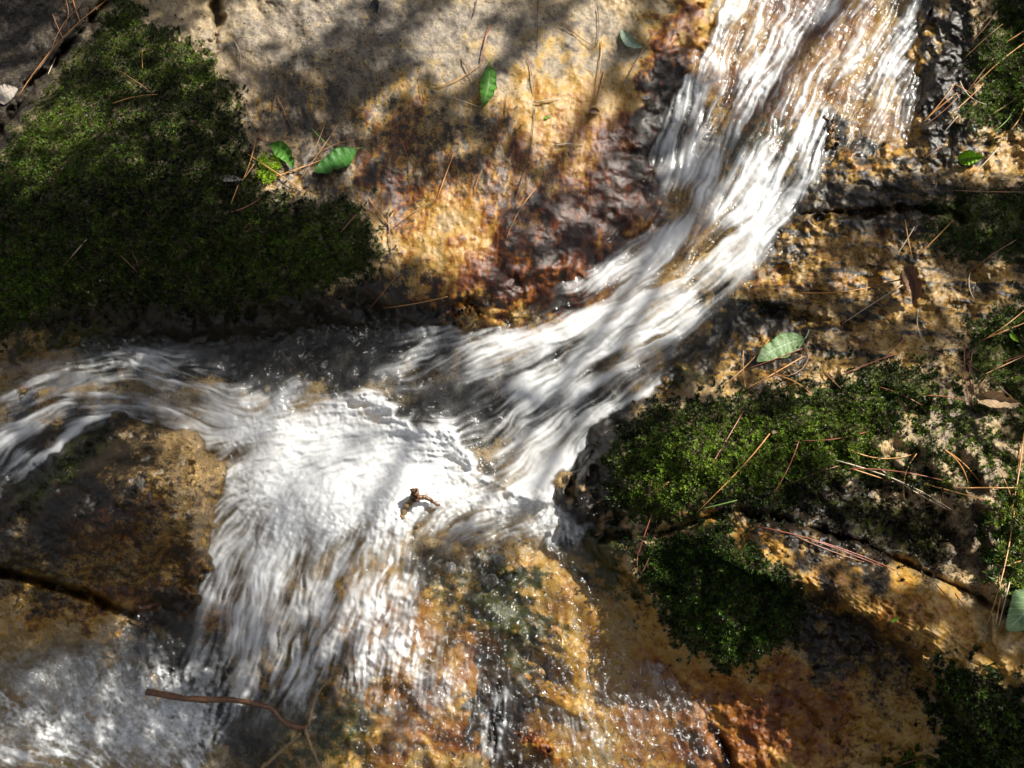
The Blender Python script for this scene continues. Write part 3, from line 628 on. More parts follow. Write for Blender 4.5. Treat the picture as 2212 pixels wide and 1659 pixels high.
# ------------------------------------------------------------------ moss
def moss_material():
    k = NT('moss')
    t = k.attr('tint', 'Color')
    pr = principled(k, Base_Color=t, Roughness=.42, Specular_IOR_Level=.3)
    tl = k.n('ShaderNodeBsdfTranslucent'); k.put(tl.inputs[0], t)
    m = k.n('ShaderNodeMixShader'); m.inputs[0].default_value = .28; k.put(m.inputs[1], pr); k.put(m.inputs[2], tl.outputs[0])
    return k.done(m.outputs[0])
M_MOSS = moss_material()
def moss_shoots(px, py, size, tints, leaves=7, spread=.75, blade=.30, puff=0.):
    """one small star of pointed leaflets per point"""
    n = len(px)
    P = at(px, py, sample(TOP, px, py) + puff); N = sample(NORM, px, py)
    N = N + rng.normal(0, .30, (n, 3)); N /= np.linalg.norm(N, axis=1, keepdims=True)
    A = np.cross(N, rng.normal(0, 1, (n, 3))); A /= np.linalg.norm(A, axis=1, keepdims=True)
    B = np.cross(N, A)
    V = np.zeros((n, leaves, 4, 3)); base = P + N * (size * .35)[:, None]
    for i in range(leaves):
        th = 2 * math.pi * i / leaves + rng.uniform(-.4, .4, n)
        out = A * np.cos(th)[:, None] + B * np.sin(th)[:, None]
        sp = spread * rng.uniform(.55, 1.25, n)[:, None]
        L = (size * rng.uniform(.7, 1.25, n))[:, None]
        side = np.cross(N, out)
        dirn = out * sp + N * (1.05 - .55 * sp)
        V[:, i, 0] = base - N * (size * .5)[:, None]
        V[:, i, 1] = base + dirn * L * .5 + side * L * blade * .5
        V[:, i, 2] = base + dirn * L * .5 - side * L * blade * .5
        V[:, i, 3] = base + dirn * L + out * L * .12 * sp
    idx = np.arange(n * leaves)[:, None] * 4
    F = np.concatenate([idx + [0, 1, 2], idx + [1, 3, 2]])
    tt = np.repeat(tints, leaves * 4, 0)
    return V.reshape(-1, 3), F, tt
def moss(parent, poly, step_, size, dark_c, light_c, light_mask=None, ragged=14, thin=0., puff=.004, name='moss', spread=.8, label=None):
    d = sdf(poly) + nF * ragged * 1.7 + nE * ragged * 1.3
    p = np.array(poly); x0, y0 = np.maximum(p.min(0) - 30, (X0, Y0)); x1, y1 = np.minimum(p.max(0) + 30, (X1 - 5, Y1 - 5))
    step_ *= .82; size *= .84
    n = int((x1 - x0) * (y1 - y0) / step_ ** 2)
    px = rng.uniform(x0, x1, n); py = rng.uniform(y0, y1, n)
    dd = sample(d, px, py); q = sample(nE * .6 + nF * .6, px, py)
    keep = (dd < 0) & (rng.uniform(0, 1, n) > thin * ss(-.4, 1.2, q)) & (rng.uniform(0, 1, n) < .12 + ss(0, -46, dd))
    px, py, q = px[keep], py[keep], q[keep]
    n = len(px)
    lm = sample(light_mask, px, py) if light_mask is not None else np.full(n, .5)
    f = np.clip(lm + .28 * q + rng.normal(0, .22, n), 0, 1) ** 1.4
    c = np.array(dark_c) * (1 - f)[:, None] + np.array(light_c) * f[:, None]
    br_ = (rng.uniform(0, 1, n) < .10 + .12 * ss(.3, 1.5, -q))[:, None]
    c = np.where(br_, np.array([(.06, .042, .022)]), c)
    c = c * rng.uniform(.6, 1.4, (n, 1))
    tint = np.concatenate([c, np.ones((n, 1))], 1)
    lump = np.clip(sample(nH * .8 + nF * .35, px, py) + .8, 0, 2.4) * puff * ss(0, -40, dd[keep])
    V, F, tt = moss_shoots(px, py, size * rng.uniform(.7, 1.35, n) * KM, tint, spread=spread, puff=lump)
    o = bpy.data.objects.new(name, None)
    me = raw_mesh(name, V - np.array(parent.location), F, M_MOSS, False, {'tint': tt})
    bpy.data.objects.remove(o)
    o = link(bpy.data.objects.new(name, me), parent)
    if label: o['label'] = label
    return o
DK = (.010, .022, .004); BR = (.17, .27, .02); DG = (.02, .055, .01); YG = (.24, .30, .03)
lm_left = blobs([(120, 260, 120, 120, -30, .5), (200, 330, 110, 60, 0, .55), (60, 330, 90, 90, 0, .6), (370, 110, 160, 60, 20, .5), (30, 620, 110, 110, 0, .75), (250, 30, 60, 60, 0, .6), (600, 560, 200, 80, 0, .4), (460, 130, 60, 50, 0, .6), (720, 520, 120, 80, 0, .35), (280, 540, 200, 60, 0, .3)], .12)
moss(r_left, [(240, -350), (248, 0), (110, 165), (5, 310), (-110, 430), (-350, 620), (-350, 800), (-200, 780), (0, 735), (60, 715), (120, 690), (300, 672), (500, 690), (660, 655), (690, 640), (800, 600), (835, 555), (815, 490), (775, 430), (700, 420), (590, 412), (548, 310), (535, 225), (490, 150), (420, 75), (330, 40), (300, -20), (300, -350)], 5.6, 6.2, (.005, .012, .002), (.10, .17, .013), lm_left, 10, .45)  # moss tones lowered here to deepen the shade on this boulder
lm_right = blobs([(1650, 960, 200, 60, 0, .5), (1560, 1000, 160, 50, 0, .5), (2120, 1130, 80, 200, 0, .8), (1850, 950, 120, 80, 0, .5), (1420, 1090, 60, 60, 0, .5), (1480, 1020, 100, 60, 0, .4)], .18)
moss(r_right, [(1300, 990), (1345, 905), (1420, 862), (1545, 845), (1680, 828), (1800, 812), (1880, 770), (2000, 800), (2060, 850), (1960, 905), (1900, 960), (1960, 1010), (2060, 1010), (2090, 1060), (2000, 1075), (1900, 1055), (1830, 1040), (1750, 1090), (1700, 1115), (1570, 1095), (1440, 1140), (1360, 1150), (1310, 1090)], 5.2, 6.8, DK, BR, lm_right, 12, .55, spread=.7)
moss(r_right, [(1720, 1060), (1880, 1060), (2030, 1110), (2060, 1200), (2000, 1225), (1850, 1155)], 8, 7.5, (.012, .008, .006), (.06, .045, .03), None, 22, .8, label='dry brownish moss')
moss(r_right, [(2130, 1060), (2180, 1010), (2300, 980), (2560, 980), (2560, 1480), (2300, 1370), (2160, 1300), (2135, 1200)], 6.5, 9, DG, YG, None, 12, .35, label='bright yellow green moss')
moss(r_right, [(1980, 770), (2200, 760), (2560, 800), (2560, 980), (2180, 960), (2170, 870), (2080, 800)], 6.5, 7, DK, BR, None, 14, .6)
moss(r_right, [(1900, 850), (2060, 830), (2170, 900), (2190, 1020), (2060, 1020), (1960, 1000)], 6.2, 6.4, DK, BR, None, 18, .95, puff=.002)
lobe = [(1345, 1160), (1440, 1150), (1570, 1108), (1610, 1160), (1700, 1220), (1752, 1290), (1722, 1385), (1640, 1440), (1560, 1452), (1455, 1400), (1400, 1300), (1365, 1220)]
moss(r_gold, lobe, 4.6, 6.4, DK, (.08, .16, .014), None, 8, .35, spread=.65, puff=.009)
moss(r_gold, [(2010, 1450), (2060, 1425), (2110, 1435), (2190, 1480), (2330, 1540), (2560, 1640), (2560, 1910), (2040, 1910), (2010, 1660), (2030, 1590), (1995, 1520)], 6.2, 9.5, (.008, .010, .006), (.10, .17, .018), None, 14, .5, spread=.6)
moss(r_gold, [(1890, 1640), (1960, 1600), (2020, 1630), (2030, 1700), (1900, 1690)], 6, 7, DK, BR, None, 4, .3)
moss(r_ledge, [(2085, 120), (2130, 30), (2220, -200), (2560, -250), (2560, 300), (2212, 285), (2110, 285), (2060, 255), (2100, 190)], 5.6, 6.6, DK, (.12, .20, .018), blobs([(2150, 220, 100, 70, 0, .7), (2200, 120, 80, 80, 0, .6)], .2), 14, .4)
moss(r_ledge, [(1990, 452), (2010, 425), (2080, 412), (2212, 402), (2560, 400), (2560, 500), (2080, 466)], 5.4, 6.2, DK, (.07, .13, .014), None, 8, .4)
moss(r_ledge2, [(1990, 470), (2080, 478), (2560, 530), (2560, 580), (2150, 572), (2050, 560), (2000, 520)], 5.4, 6.2, DK, (.07, .13, .014), None, 8, .4)
moss(r_ledge2, [(2090, 690), (2150, 665), (2212, 640), (2560, 600), (2560, 780), (2200, 738), (2100, 750)], 5.8, 7, DK, (.12, .20, .018), None, 12, .45)
moss(r_ledge2, [(1625, 648), (1670, 645), (1725, 668), (1700, 682), (1640, 672)], 5, 5, DK, DG, None, 4, .3)
moss(r_low, [(30, 1085), (120, 1005), (230, 905), (255, 920), (160, 1035), (60, 1110)], 4.4, 5, DK, (.035, .07, .01), None, 3, .2, puff=.001)

# ------------------------------------------------------------------ small things: needles, leaves, twigs
REG = {'TL': (0, 0), 'TM': (736, 0), 'TR': (1472, 0), 'ML': (0, 552), 'MM': (736, 552), 'MR': (1472, 552), 'BL': (0, 1104), 'BM': (736, 1104), 'BR': (1472, 1104)}
def mp(reg, pts):
    ox, oy = REG[reg]
    return np.array([(ox + x * .3345, oy + y * .3345) for x, y in pts], float)
def smooth_line(p, n):
    """quadratic through the given points, n samples"""
    p = np.asarray(p, float)
    t = np.concatenate([[0], np.cumsum(np.linalg.norm(np.diff(p, axis=0), axis=1))]); t /= t[-1]
    u = np.linspace(0, 1, n)
    if len(p) == 2: return p[0] + (p[1] - p[0]) * u[:, None]
    deg = min(len(p) - 1, 3)
    return np.stack([np.polyval(np.polyfit(t, p[:, i], deg), u) for i in range(p.shape[1])], -1)
def lay(line, lift):
    """heights for a stiff thing lying on the surface: touches the high points, bridges the hollows"""
    h = sample(blur_surf, line[:, 0], line[:, 1])
    t = np.linspace(0, 1, len(line))
    a, b = np.polyfit(t, h, 1)
    r = h - (a * t + b)
    hh = a * t + b + .45 * r
    return hh + max(0, (h - hh).max() * .75) + lift
blur_surf = blur(SURF, 2)
def tube(pts, rad, sides=6):
    pts = np.asarray(pts, float); n = len(pts); rad = np.broadcast_to(rad, n)
    tg = np.gradient(pts, axis=0); tg /= np.linalg.norm(tg, axis=1, keepdims=True) + 1e-12
    u = np.cross(tg, [.3, .2, .93]); u /= np.linalg.norm(u, axis=1, keepdims=True) + 1e-12
    v = np.cross(tg, u)
    an = np.arange(sides) * 2 * math.pi / sides
    V = pts[:, None] + rad[:, None, None] * (u[:, None] * np.cos(an)[None, :, None] + v[:, None] * np.sin(an)[None, :, None])
    i = np.arange(n - 1)[:, None] * sides + np.arange(sides)[None]
    j = np.arange(n - 1)[:, None] * sides + (np.arange(sides)[None] + 1) % sides
    F = np.stack([i, j, j + sides, i + sides], -1).reshape(-1, 4)
    V = V.reshape(-1, 3)
    V = np.concatenate([V, pts[:1], pts[-1:]]); c0, c1 = n * sides, n * sides + 1
    s = np.arange(0, sides, 2)
    F = np.concatenate([F, np.stack([np.full(len(s), c0), (s + 2) % sides, (s + 1) % sides, s], -1)])
    e = (n - 1) * sides
    F = np.concatenate([F, np.stack([np.full(len(s), c1), e + s, e + s + 1, e + (s + 2) % sides], -1)])
    return V, F
def simple_mat(name, c1, c2, rough=.45, scale=60., trans=0., spec=.5):
    k = NT(name)
    pos = k.n('ShaderNodeTexCoord').outputs['Object']
    n_ = k.noise(scale, 4, .6, pos)
    colr = k.ramp(n_, [(.3, c1), (.7, c2)])
    pr = principled(k, Base_Color=colr, Roughness=rough, Specular_IOR_Level=spec, Normal=k.bump(n_, .0006))
    if trans:
        tl = k.n('ShaderNodeBsdfTranslucent'); k.put(tl.inputs[0], colr)
        m = k.n('ShaderNodeMixShader'); m.inputs[0].default_value = trans; k.put(m.inputs[1], pr); k.put(m.inputs[2], tl.outputs[0])
        return k.done(m.outputs[0])
    return k.done(pr)
M_NEEDLE = {'orange': simple_mat('orange needle', (.38, .17, .05), (.58, .30, .10), .35),
            'brown': simple_mat('brown needle', (.17, .075, .035), (.30, .15, .07), .35),
            'red brown': simple_mat('red brown needle', (.20, .06, .035), (.38, .13, .08), .32),
            'dark': simple_mat('dark needle', (.05, .022, .014), (.10, .05, .03), .35),
            'pale': simple_mat('pale needle', (.42, .32, .20), (.60, .50, .36), .4),
            'green': simple_mat('green needle', (.12, .24, .04), (.22, .36, .08), .4)}
# region, colour, polyline in that region's own units
needles = [l.split('|') for l in '''
TL|orange|470,0 525,165
TL|brown|425,0 440,100 400,200
TL|brown|515,40 400,170 330,330
TL|brown|340,90 375,180 410,250
TL|orange|690,0 450,200 120,620
TL|brown|640,40 420,235 160,570
TL|pale|560,120 380,280 230,480
TL|pale|360,370 310,480
TL|brown|750,450 900,540 990,610
TL|orange|725,670 850,630 1020,610
TL|orange|918,330 920,440
TL|brown|1580,640 1620,760 1700,890
TL|dark|1790,500 1780,620 1690,860
TL|brown|1790,620 1840,730 1890,840
TL|pale|1510,260 1550,350 1550,460
TL|orange|1590,990 1760,1100 1985,1245
TL|orange|1780,1140 1950,1080 2140,1010
TL|brown|1990,1040 2200,920 2400,895
TL|orange|1650,905 1610,1060 1565,1170
TL|red brown|1660,885 1780,940 1895,995
TL|brown|2110,755 2060,900 2010,1000
TL|brown|2180,810 2050,1000 1920,1180
TL|green|2010,825 2080,900 2160,970
TL|orange|1540,1190 1490,1320
TL|red brown|1490,1370 1580,1340 1680,1280
TL|pale|560,1545 460,1659
TL|brown|840,1560 870,1680
TL|orange|1640,1060 1580,1150
TM|brown|210,205 150,320
TM|dark|875,0 870,60 845,120
TM|dark|1275,0 1268,320
TM|dark|1655,45 1668,160 1650,300
TM|brown|960,160 935,240 915,400
TM|red brown|970,165 925,300 905,450
TM|orange|590,577 720,530 905,415
TM|pale|590,577 750,640 905,692
TM|brown|780,375 875,550
TM|red brown|1205,375 1240,500 1250,610
TM|orange|1685,260 1670,450 1640,640
TM|orange|1700,460 1680,560 1645,670
TM|brown|2020,210 1900,410 1810,570
TM|brown|1420,140 1530,230 1650,310
TM|dark|1060,640 1085,780 1130,1000
TM|dark|505,500 535,650
TM|orange|725,1005 670,1150 620,1290
TM|brown|915,1095 870,1220 870,1270
TM|red brown|1200,1085 1160,1180 1130,1300
TM|brown|1200,1130 1220,1285
TM|pale|1390,925 1570,935
TM|pale|1390,940 1480,925
TM|pale|1250,660 1420,635
TM|red brown|380,890 420,980 445,1150
TM|orange|1260,1215 1160,1350 1070,1540
TM|orange|180,1280 260,1390 350,1500
TM|brown|500,1350 400,1420 290,1515
TM|brown|305,1390 330,1659
TM|red brown|100,1385 0,1500
TM|dark|1255,700 1240,850 1220,1000
TR|brown|2040,70 1950,190 1860,280
TR|brown|2075,155 1950,260 1815,390
TR|orange|2212,200 2095,275
TR|orange|2212,280 2020,430 1860,590
TR|brown|2030,360 1900,520 1830,620
TR|orange|1765,540 1660,680 1550,800
TR|orange|1780,600 1670,690 1560,790
TR|brown|1800,610 1700,710 1560,815
TR|brown|1760,620 1640,720
TR|pale|1800,525 1840,600 1970,675
TR|orange|1770,545 1880,610
TR|orange|1950,540 1850,640 1760,720
TR|brown|2212,600 2100,680 1985,750
TR|green|2150,705 2080,800 1990,860
TR|orange|2212,700 2160,800 2120,845
TR|pale|2050,950 1970,1040 1900,1110
TR|orange|1880,1085 1780,1175
TR|brown|1765,1230 1980,1238 2230,1240
TR|dark|1770,1275 1640,1360
TR|orange|1445,1420 1460,1520 1490,1659
TR|orange|1755,1420 1620,1560 1515,1659
TR|pale|1505,1465 1460,1540 1395,1640
TR|brown|2175,1540 1980,1659
TR|brown|1680,945 1560,1030
TR|pale|1785,750 1690,860
MR|brown|2000,0 1860,100
MR|orange|2230,340 2080,460 1950,545
MR|orange|2230,430 2080,490 1945,545
MR|orange|770,240 960,240 1220,205
MR|pale|1430,190 1300,270 1040,440
MR|brown|1240,290 1330,360 1415,455
MR|pale|1530,350 1530,480 1580,570
MR|orange|1535,400 1650,460 1775,525
MR|pale|1865,110 1860,210 1895,290
MR|orange|565,545 440,690 290,825
MR|orange|400,615 400,740 415,860
MR|red brown|780,600 600,670 410,735
MR|orange|790,650 600,760 410,865
MR|brown|790,570 820,660 770,740 600,750
MR|orange|600,770 700,800 845,900
MR|red brown|1440,535 1360,620 1290,680
MR|red brown|1390,635 1180,710 1005,785
MR|brown|1540,605 1750,660 1950,760
MR|brown|910,740 970,800 1030,860
MR|red brown|1830,575 1830,740 1875,1010
MR|red brown|1880,610 1855,800
MR|brown|1870,720 1895,900
MR|red brown|2230,635 2080,685
MR|orange|2212,650 2080,710 1930,780
MR|brown|1980,770 1920,850
MR|red brown|1280,850 1400,890 1550,965
MR|red brown|1570,905 1700,910 1925,970
MR|red brown|400,1005 310,1160 185,1365
MR|orange|570,1150 440,1310 280,1480 100,1659
MR|red brown|760,1190 700,1350 585,1550
MR|red brown|1190,1140 1050,1175 780,1195
MR|brown|1010,1360 880,1400 690,1480
MR|orange|1070,1245 1280,1310 1520,1275
MR|orange|1520,1280 1450,1400 1440,1580
MR|pale|990,1320 1200,1380 1460,1480 1740,1640
MR|red brown|1090,1375 1500,1410 1750,1470
MR|pale|1270,1370 1450,1490 1720,1640
MR|orange|1110,1380 1330,1450
MR|orange|1665,1235 1800,1350 1860,1520
MR|orange|1665,1235 1850,1370 1935,1475
MR|orange|1750,1500 2230,1500
MR|orange|1560,1470 1740,1520 2010,1590
MR|red brown|1680,1510 1710,1659
MR|orange|2212,1140 2180,1400 2130,1659
MR|orange|2190,1230 2170,1400
MR|orange|2070,1410 2130,1560
MR|brown|2000,790 2080,870 2225,990
MR|green|360,1580 240,1610 110,1640
MR|green|1625,1240 1560,1325
BR|red brown|465,95 800,170 1400,390
BR|brown|730,160 1000,270 1180,330
BR|red brown|800,170 1100,280 1300,360
BR|orange|1650,480 1770,610
BR|orange|1770,530 1860,660
BR|orange|2150,0 2110,250 1980,720
BR|pale|2120,460 2050,740
BR|orange|2060,560 2030,730
BR|orange|2200,320 2100,350
BR|red brown|1590,1600 1470,1620 1370,1659
BM|red brown|2010,20 1940,220 1870,460
BM|brown|1920,240 1910,420
BM|brown|2010,250 1960,370 1900,470
BM|orange|2130,370 2090,450
MM|orange|690,265 480,310 275,340
MM|brown|375,110 280,230 175,355
MM|brown|2010,1450 1970,1640
MM|red brown|2120,1460 1980,1570
ML|brown|470,0 400,75
ML|brown|780,0 930,150
ML|brown|870,0 900,90'''.strip().split('\n')]
marks = [(60, 100, 'the dark rock in the top corner'), (170, 110, 'the mossy edge of the dark corner rock'), (320, 130, 'the mossy boulder top'), (290, 200, 'the middle of the mossy boulder'), (200, 540, 'the lower moss of the left boulder'),
         (560, 240, 'the moss edge by the grey slab'), (560, 350, 'the tiny bright moss tuft'), (640, 360, 'the two small green leaves'), (720, 320, 'the broad green leaf by the moss tuft'), (540, 430, 'the bare patch under the moss tuft'), (620, 240, 'the grey part of the slab'),
         (800, 80, 'the dry grey top of the slab'), (1010, 60, 'the pale sunlit top of the slab'), (1050, 170, 'the upright green leaf'), (1160, 60, 'the dry slab top right of the pale patch'), (1160, 170, 'the glittering gold patch'), (1285, 150, 'the gold patch edge near the cascade'), (1370, 130, 'the pale leaf scrap by the cascade'), (1110, 280, 'the slab below the upright leaf'), (1240, 310, 'the dark rust stain'),
         (880, 340, 'the rust streak on the slab'), (960, 380, 'the orange patch of the slab'), (1030, 390, 'the brown middle of the slab'), (1130, 410, 'the slab above the rust stain'), (1110, 480, 'the rust stained slab bottom'), (830, 480, 'the moss corner on the slab'), (910, 650, 'the slab foot at the waterline'),
         (2100, 60, 'the top right moss'), (2180, 110, 'the moss at the right edge'), (2040, 230, 'the needle heap beside the cascade'), (2100, 210, 'the sunlit right moss'), (2180, 260, 'the moss foot at the right edge'), (2110, 350, 'the folded lime leaf'), (2130, 420, 'the dark moss strip on the ledge'), (1965, 520, 'the ledge above the curled leaf'), (2170, 540, 'the shaded moss on the ledge'), (2030, 350, 'the ledge beside the lime leaf'),
         (1780, 630, 'the ledge left of the curled leaf'), (1890, 650, 'the wet ledge under the curled leaf'), (2000, 700, 'the brown ledge near the right moss'), (2150, 700, 'the right moss clump on the ledge'), (1640, 780, 'the grey green veined leaf'), (1720, 800, 'the ledge right of the veined leaf'), (1870, 760, 'the moss edge under the ledge'), (2100, 830, 'the brown dead leaf at the right'),
         (1960, 860, 'the pebbly stone patch'), (1560, 950, 'the moss above the pool'), (1600, 1010, 'the middle of the mossy rock'), (1700, 1000, 'the shady moss of the right rock'), (1830, 940, 'the upper middle of the mossy rock'), (1920, 1020, 'the needle pile on the mossy rock'), (2060, 1000, 'the rock above the pale block'), (2020, 1060, 'the pale block of rock'), (2190, 1020, 'the yellow green moss at the right'), (1750, 1160, 'the crevice along the golden ridge'), (2150, 1270, 'the big leaf at the right edge'), (2050, 1290, 'the crevice near the big leaf'), (1960, 1640, 'the golden rock at the bottom edge'), (1375, 1200, 'the moss lobe above the rapids'), (1440, 1230, 'the right part of the moss lobe'), (1400, 1060, 'the moss beside the foam')]
def needle_obj(reg, colr, pts):
    line = smooth_line(mp(reg, pts), 9)
    h = lay(line, .0022 + .0045 * float(np.clip(sample(MOSSF, line[:, 0], line[:, 1]).mean(), 0, 1)))
    t = np.linspace(0, 1, 9)
    h = h + .002 * np.sin(t * 3.1) 
    P = at(line[:, 0], line[:, 1], h)
    r = .00075 * (1 - .45 * t ** 3) * (1.15 if colr in ('orange', 'pale') else 1.)
    V, F = tube(P, r, 6)
    o = mesh_obj('pine_needle', V, F, M_NEEDLE[colr], base=P.mean(0))
    return o, line
desc = []
for reg, colr, s_ in needles:
    pts = [tuple(float(v) for v in q.split(',')) for q in s_.split()]
    o, line = needle_obj(reg, colr, pts)
    c = line.mean(0)
    L = np.linalg.norm(line[-1] - line[0]); arc = np.linalg.norm(np.diff(line, axis=0), axis=1).sum()
    size = 'short' if L < 42 else ('long' if L > 105 else '')
    bend = 'bent' if arc / L > 1.035 else ''
    a = math.degrees(math.atan2(-(line[-1, 1] - line[0, 1]), line[-1, 0] - line[0, 0])) % 180
    lean = 'flat lying' if a < 22 or a > 158 else ('upright' if 68 < a < 112 else ('right leaning' if a < 90 else 'left leaning'))
    mk = min(marks, key=lambda m: (m[0] - c[0]) ** 2 + (m[1] - c[1]) ** 2)[2]
    desc.append([o, c, size, bend, lean, colr, mk])
byl = {}
for d in desc: byl.setdefault(' '.join(x for x in (d[2], d[3], d[5], 'pine needle on', d[6]) if x), []).append(d)
for lab, ds in byl.items():
    if len(ds) > 1:
        leans = [d[4] for d in ds]
        if len(set(leans)) == len(ds):
            for d in ds: d.append(' '.join(x for x in (d[2], d[3], d[4], d[5], 'pine needle on', d[6]) if x))
        else:
            xs = np.array([d[1] for d in ds])
            ax = 0 if np.ptp(xs[:, 0]) >= np.ptp(xs[:, 1]) else 1
            order = sorted(ds, key=lambda d: d[1][ax])
            w = {2: ('leftmost', 'rightmost') if ax == 0 else ('upper', 'lower'), 3: ('leftmost', 'middle', 'rightmost') if ax == 0 else ('top', 'middle', 'bottom')}.get(len(ds)) or ['first', 'second', 'third', 'fourth', 'fifth', 'sixth', 'seventh'][:len(ds)]
            suf = '' if len(ds) < 4 else (' counting from the left' if ax == 0 else ' counting from the top')
            for d, x in zip(order, w): d.append(x + ' ' + lab + suf)
    else: ds[0].append(lab)
for d in desc:
    t_ = d[7].replace('pine needle on the two', 'pine needle beside the two').replace('needle on the upright green leaf', 'needle touching the upright green leaf').replace('needle on the folded', 'needle beside the folded').replace('needle on the big', 'needle beside the big').replace('needle on the grey green', 'needle beside the grey green').replace('needle on the pale leaf', 'needle beside the pale leaf').replace('needle on the brown dead', 'needle beside the brown dead').replace('needle on the crevice', 'needle in the crevice').replace('needle on the broad green', 'needle beside the broad green').replace('needle on the tiny', 'needle across the tiny').replace('needle on the needle', 'needle in the needle')
    tag(d[0], t_, 'pine needle', 'pine needles scattered over the rocks')

def leaf_mat(name, c1, c2, vein, trans=.35, rough=.35, spec=.5):
    k = NT(name)
    uvx = k.attr('lx'); uvy = k.attr('ly')           # across -1..1, along 0..1
    pos = k.n('ShaderNodeTexCoord').outputs['Object']
    n_ = k.noise(140, 4, .6, pos)
    base = k.ramp(n_, [(.3, c1), (.7, c2)])
    ab = k.math('ABSOLUTE', uvx)
    ph = k.math('SUBTRACT', k.math('MULTIPLY', uvy, 8.), k.math('MULTIPLY', ab, 2.0))
    fr = k.math('FRACT', ph)
    side = k.maprange(k.math('ABSOLUTE', k.math('SUBTRACT', fr, .5)), .03, .10, 1, 0)
    mid = k.maprange(ab, .03, .07, 1, 0)
    vv = k.math('MAXIMUM', mid, k.math('MULTIPLY', side, .7))
    spot = k.maprange(k.noise(170, 2, .5, pos), .66, .72)
    base2 = k.mix(k.math('MULTIPLY', spot, .7), k.mix(vv, base, vein), (.09, .06, .03))
    nrm = k.bump(k.math('SUBTRACT', k.math('MULTIPLY', n_, .3), vv), .0003)
    pr = principled(k, Base_Color=base2, Roughness=rough, Specular_IOR_Level=spec, Normal=nrm)
    tl = k.n('ShaderNodeBsdfTranslucent'); k.put(tl.inputs[0], base2)
    m = k.n('ShaderNodeMixShader'); m.inputs[0].default_value = trans; k.put(m.inputs[1], pr); k.put(m.inputs[2], tl.outputs[0])
    return k.done(m.outputs[0])
def leaf(name, mid, width, mat, label, lift=.004, curl=0., fold=0., roll=0., stem=None, teeth=14, cat='leaf', shape=.85, cut=(0., 1.), asym=1., stem_mat=None, tipup=0., nu=15, nv=60):
    """blade along the midrib polyline (map units): base first; curl lifts the edges, fold hinges one half up"""
    ml = smooth_line(mid, nv)
    tg = np.gradient(ml, axis=0); tg /= np.linalg.norm(tg, axis=1, keepdims=True)
    nr = np.stack([-tg[:, 1], tg[:, 0]], -1)
    t = np.linspace(cut[0], cut[1], nv)
    prof = np.sin(np.pi * t ** shape) ** .72 * (1 - .25 * t)
    prof = np.clip(prof / prof.max(), .02, 1)
    tooth = 1 + .07 * (((t * teeth) % 1) - .5) * (teeth > 0)
    v = np.linspace(-1, 1, nu)
    hw = width * .5 * prof * tooth
    wl_ = np.interp(np.arange(nv), np.linspace(0, nv, 9), rng.normal(1, .09, 9)); wr_ = np.interp(np.arange(nv), np.linspace(0, nv, 9), rng.normal(.98, .09, 9))
    if nv > 30:
        b_ = rng.uniform(.2, .8) * nv; wl_ = wl_ - rng.uniform(.1, .35) * np.exp(-((np.arange(nv) - b_) / 2.2) ** 2)
    hv = hw[:, None] * np.where(v[None] < 0, wl_[:, None], wr_[:, None]) * v[None]
    X = ml[:, None, 0] + nr[:, None, 0] * hv; Y = ml[:, None, 1] + nr[:, None, 1] * hv
    h0 = lay(ml, lift) + tipup * np.linspace(0, 1, nv) ** 2
    av = np.abs(v)
    wm = hw[:, None] * KM
    hh = h0[:, None] + curl * wm * (av ** 2)[None] + fold * wm * np.maximum(v, 0)[None] + roll * wm * np.maximum(-v, 0)[None]
    hh = hh + .0012 * np.sin(t * 38)[:, None] * av[None] * np.sin(np.pi * t)[:, None] + rng.normal(0, .00025, hh.shape)
    hs = sample(blur_surf, X.ravel(), Y.ravel()).reshape(X.shape)
    hh = np.maximum(hh, hs + .0012)
    P = at(X, Y, hh)
    low = P.copy(); low -= NRM * .00035
    n = nv * nu
    ii = np.arange(n).reshape(nv, nu)
    q = np.stack([ii[:-1, :-1], ii[1:, :-1], ii[1:, 1:], ii[:-1, 1:]], -1).reshape(-1, 4)
    ring = np.concatenate([ii[0], ii[1:, -1], ii[-1, -2::-1], ii[-2:0:-1, 0]])
    rq = np.stack([ring, ring + n, np.roll(ring, -1) + n, np.roll(ring, -1)], -1)
    F = np.concatenate([q, (q + n)[:, ::-1], rq])
    V = np.concatenate([P.reshape(-1, 3), low.reshape(-1, 3)])
    lx = np.tile(np.broadcast_to(v, (nv, nu)).ravel(), 2); ly = np.tile(np.broadcast_to(np.linspace(0, 1, nv)[:, None], (nv, nu)).ravel(), 2)
    base = P.reshape(-1, 3).mean(0)
    if stem is None:
        o = mesh_obj(name, V, F, mat, None, True, {'lx': lx, 'ly': ly}, base)
    else:
        o = link(bpy.data.objects.new(name, None)); o.location = base; o.empty_display_size = .02
        b = mesh_obj('blade', V - base, F, mat, o, True, {'lx': lx, 'ly': ly})
        sl = smooth_line(np.array(stem, float), 8)
        hs = np.maximum(sample(blur_surf, sl[:, 0], sl[:, 1]) + .0015, h0[0] * np.linspace(0, 1, 8) ** .5 + (1 - np.linspace(0, 1, 8) ** .5) * sample(blur_surf, sl[:1, 0], sl[:1, 1]))
        SV, SF = tube(at(sl[:, 0], sl[:, 1], hs), np.linspace(.0008, .0011, 8), 6)
        mesh_obj('stem', SV - base, SF, stem_mat or mat, o, True, {'lx': np.zeros(len(SV)), 'ly': np.zeros(len(SV))})
    tag(o, label, cat)
    return o
ML_FRESH = leaf_mat('fresh leaf', (.06, .20, .015), (.11, .30, .03), (.12, .30, .05), .3, .42, .4)
ML_DARK = leaf_mat('wet dark leaf', (.035, .13, .015), (.06, .20, .03), (.06, .19, .04), .25, .5, .3)
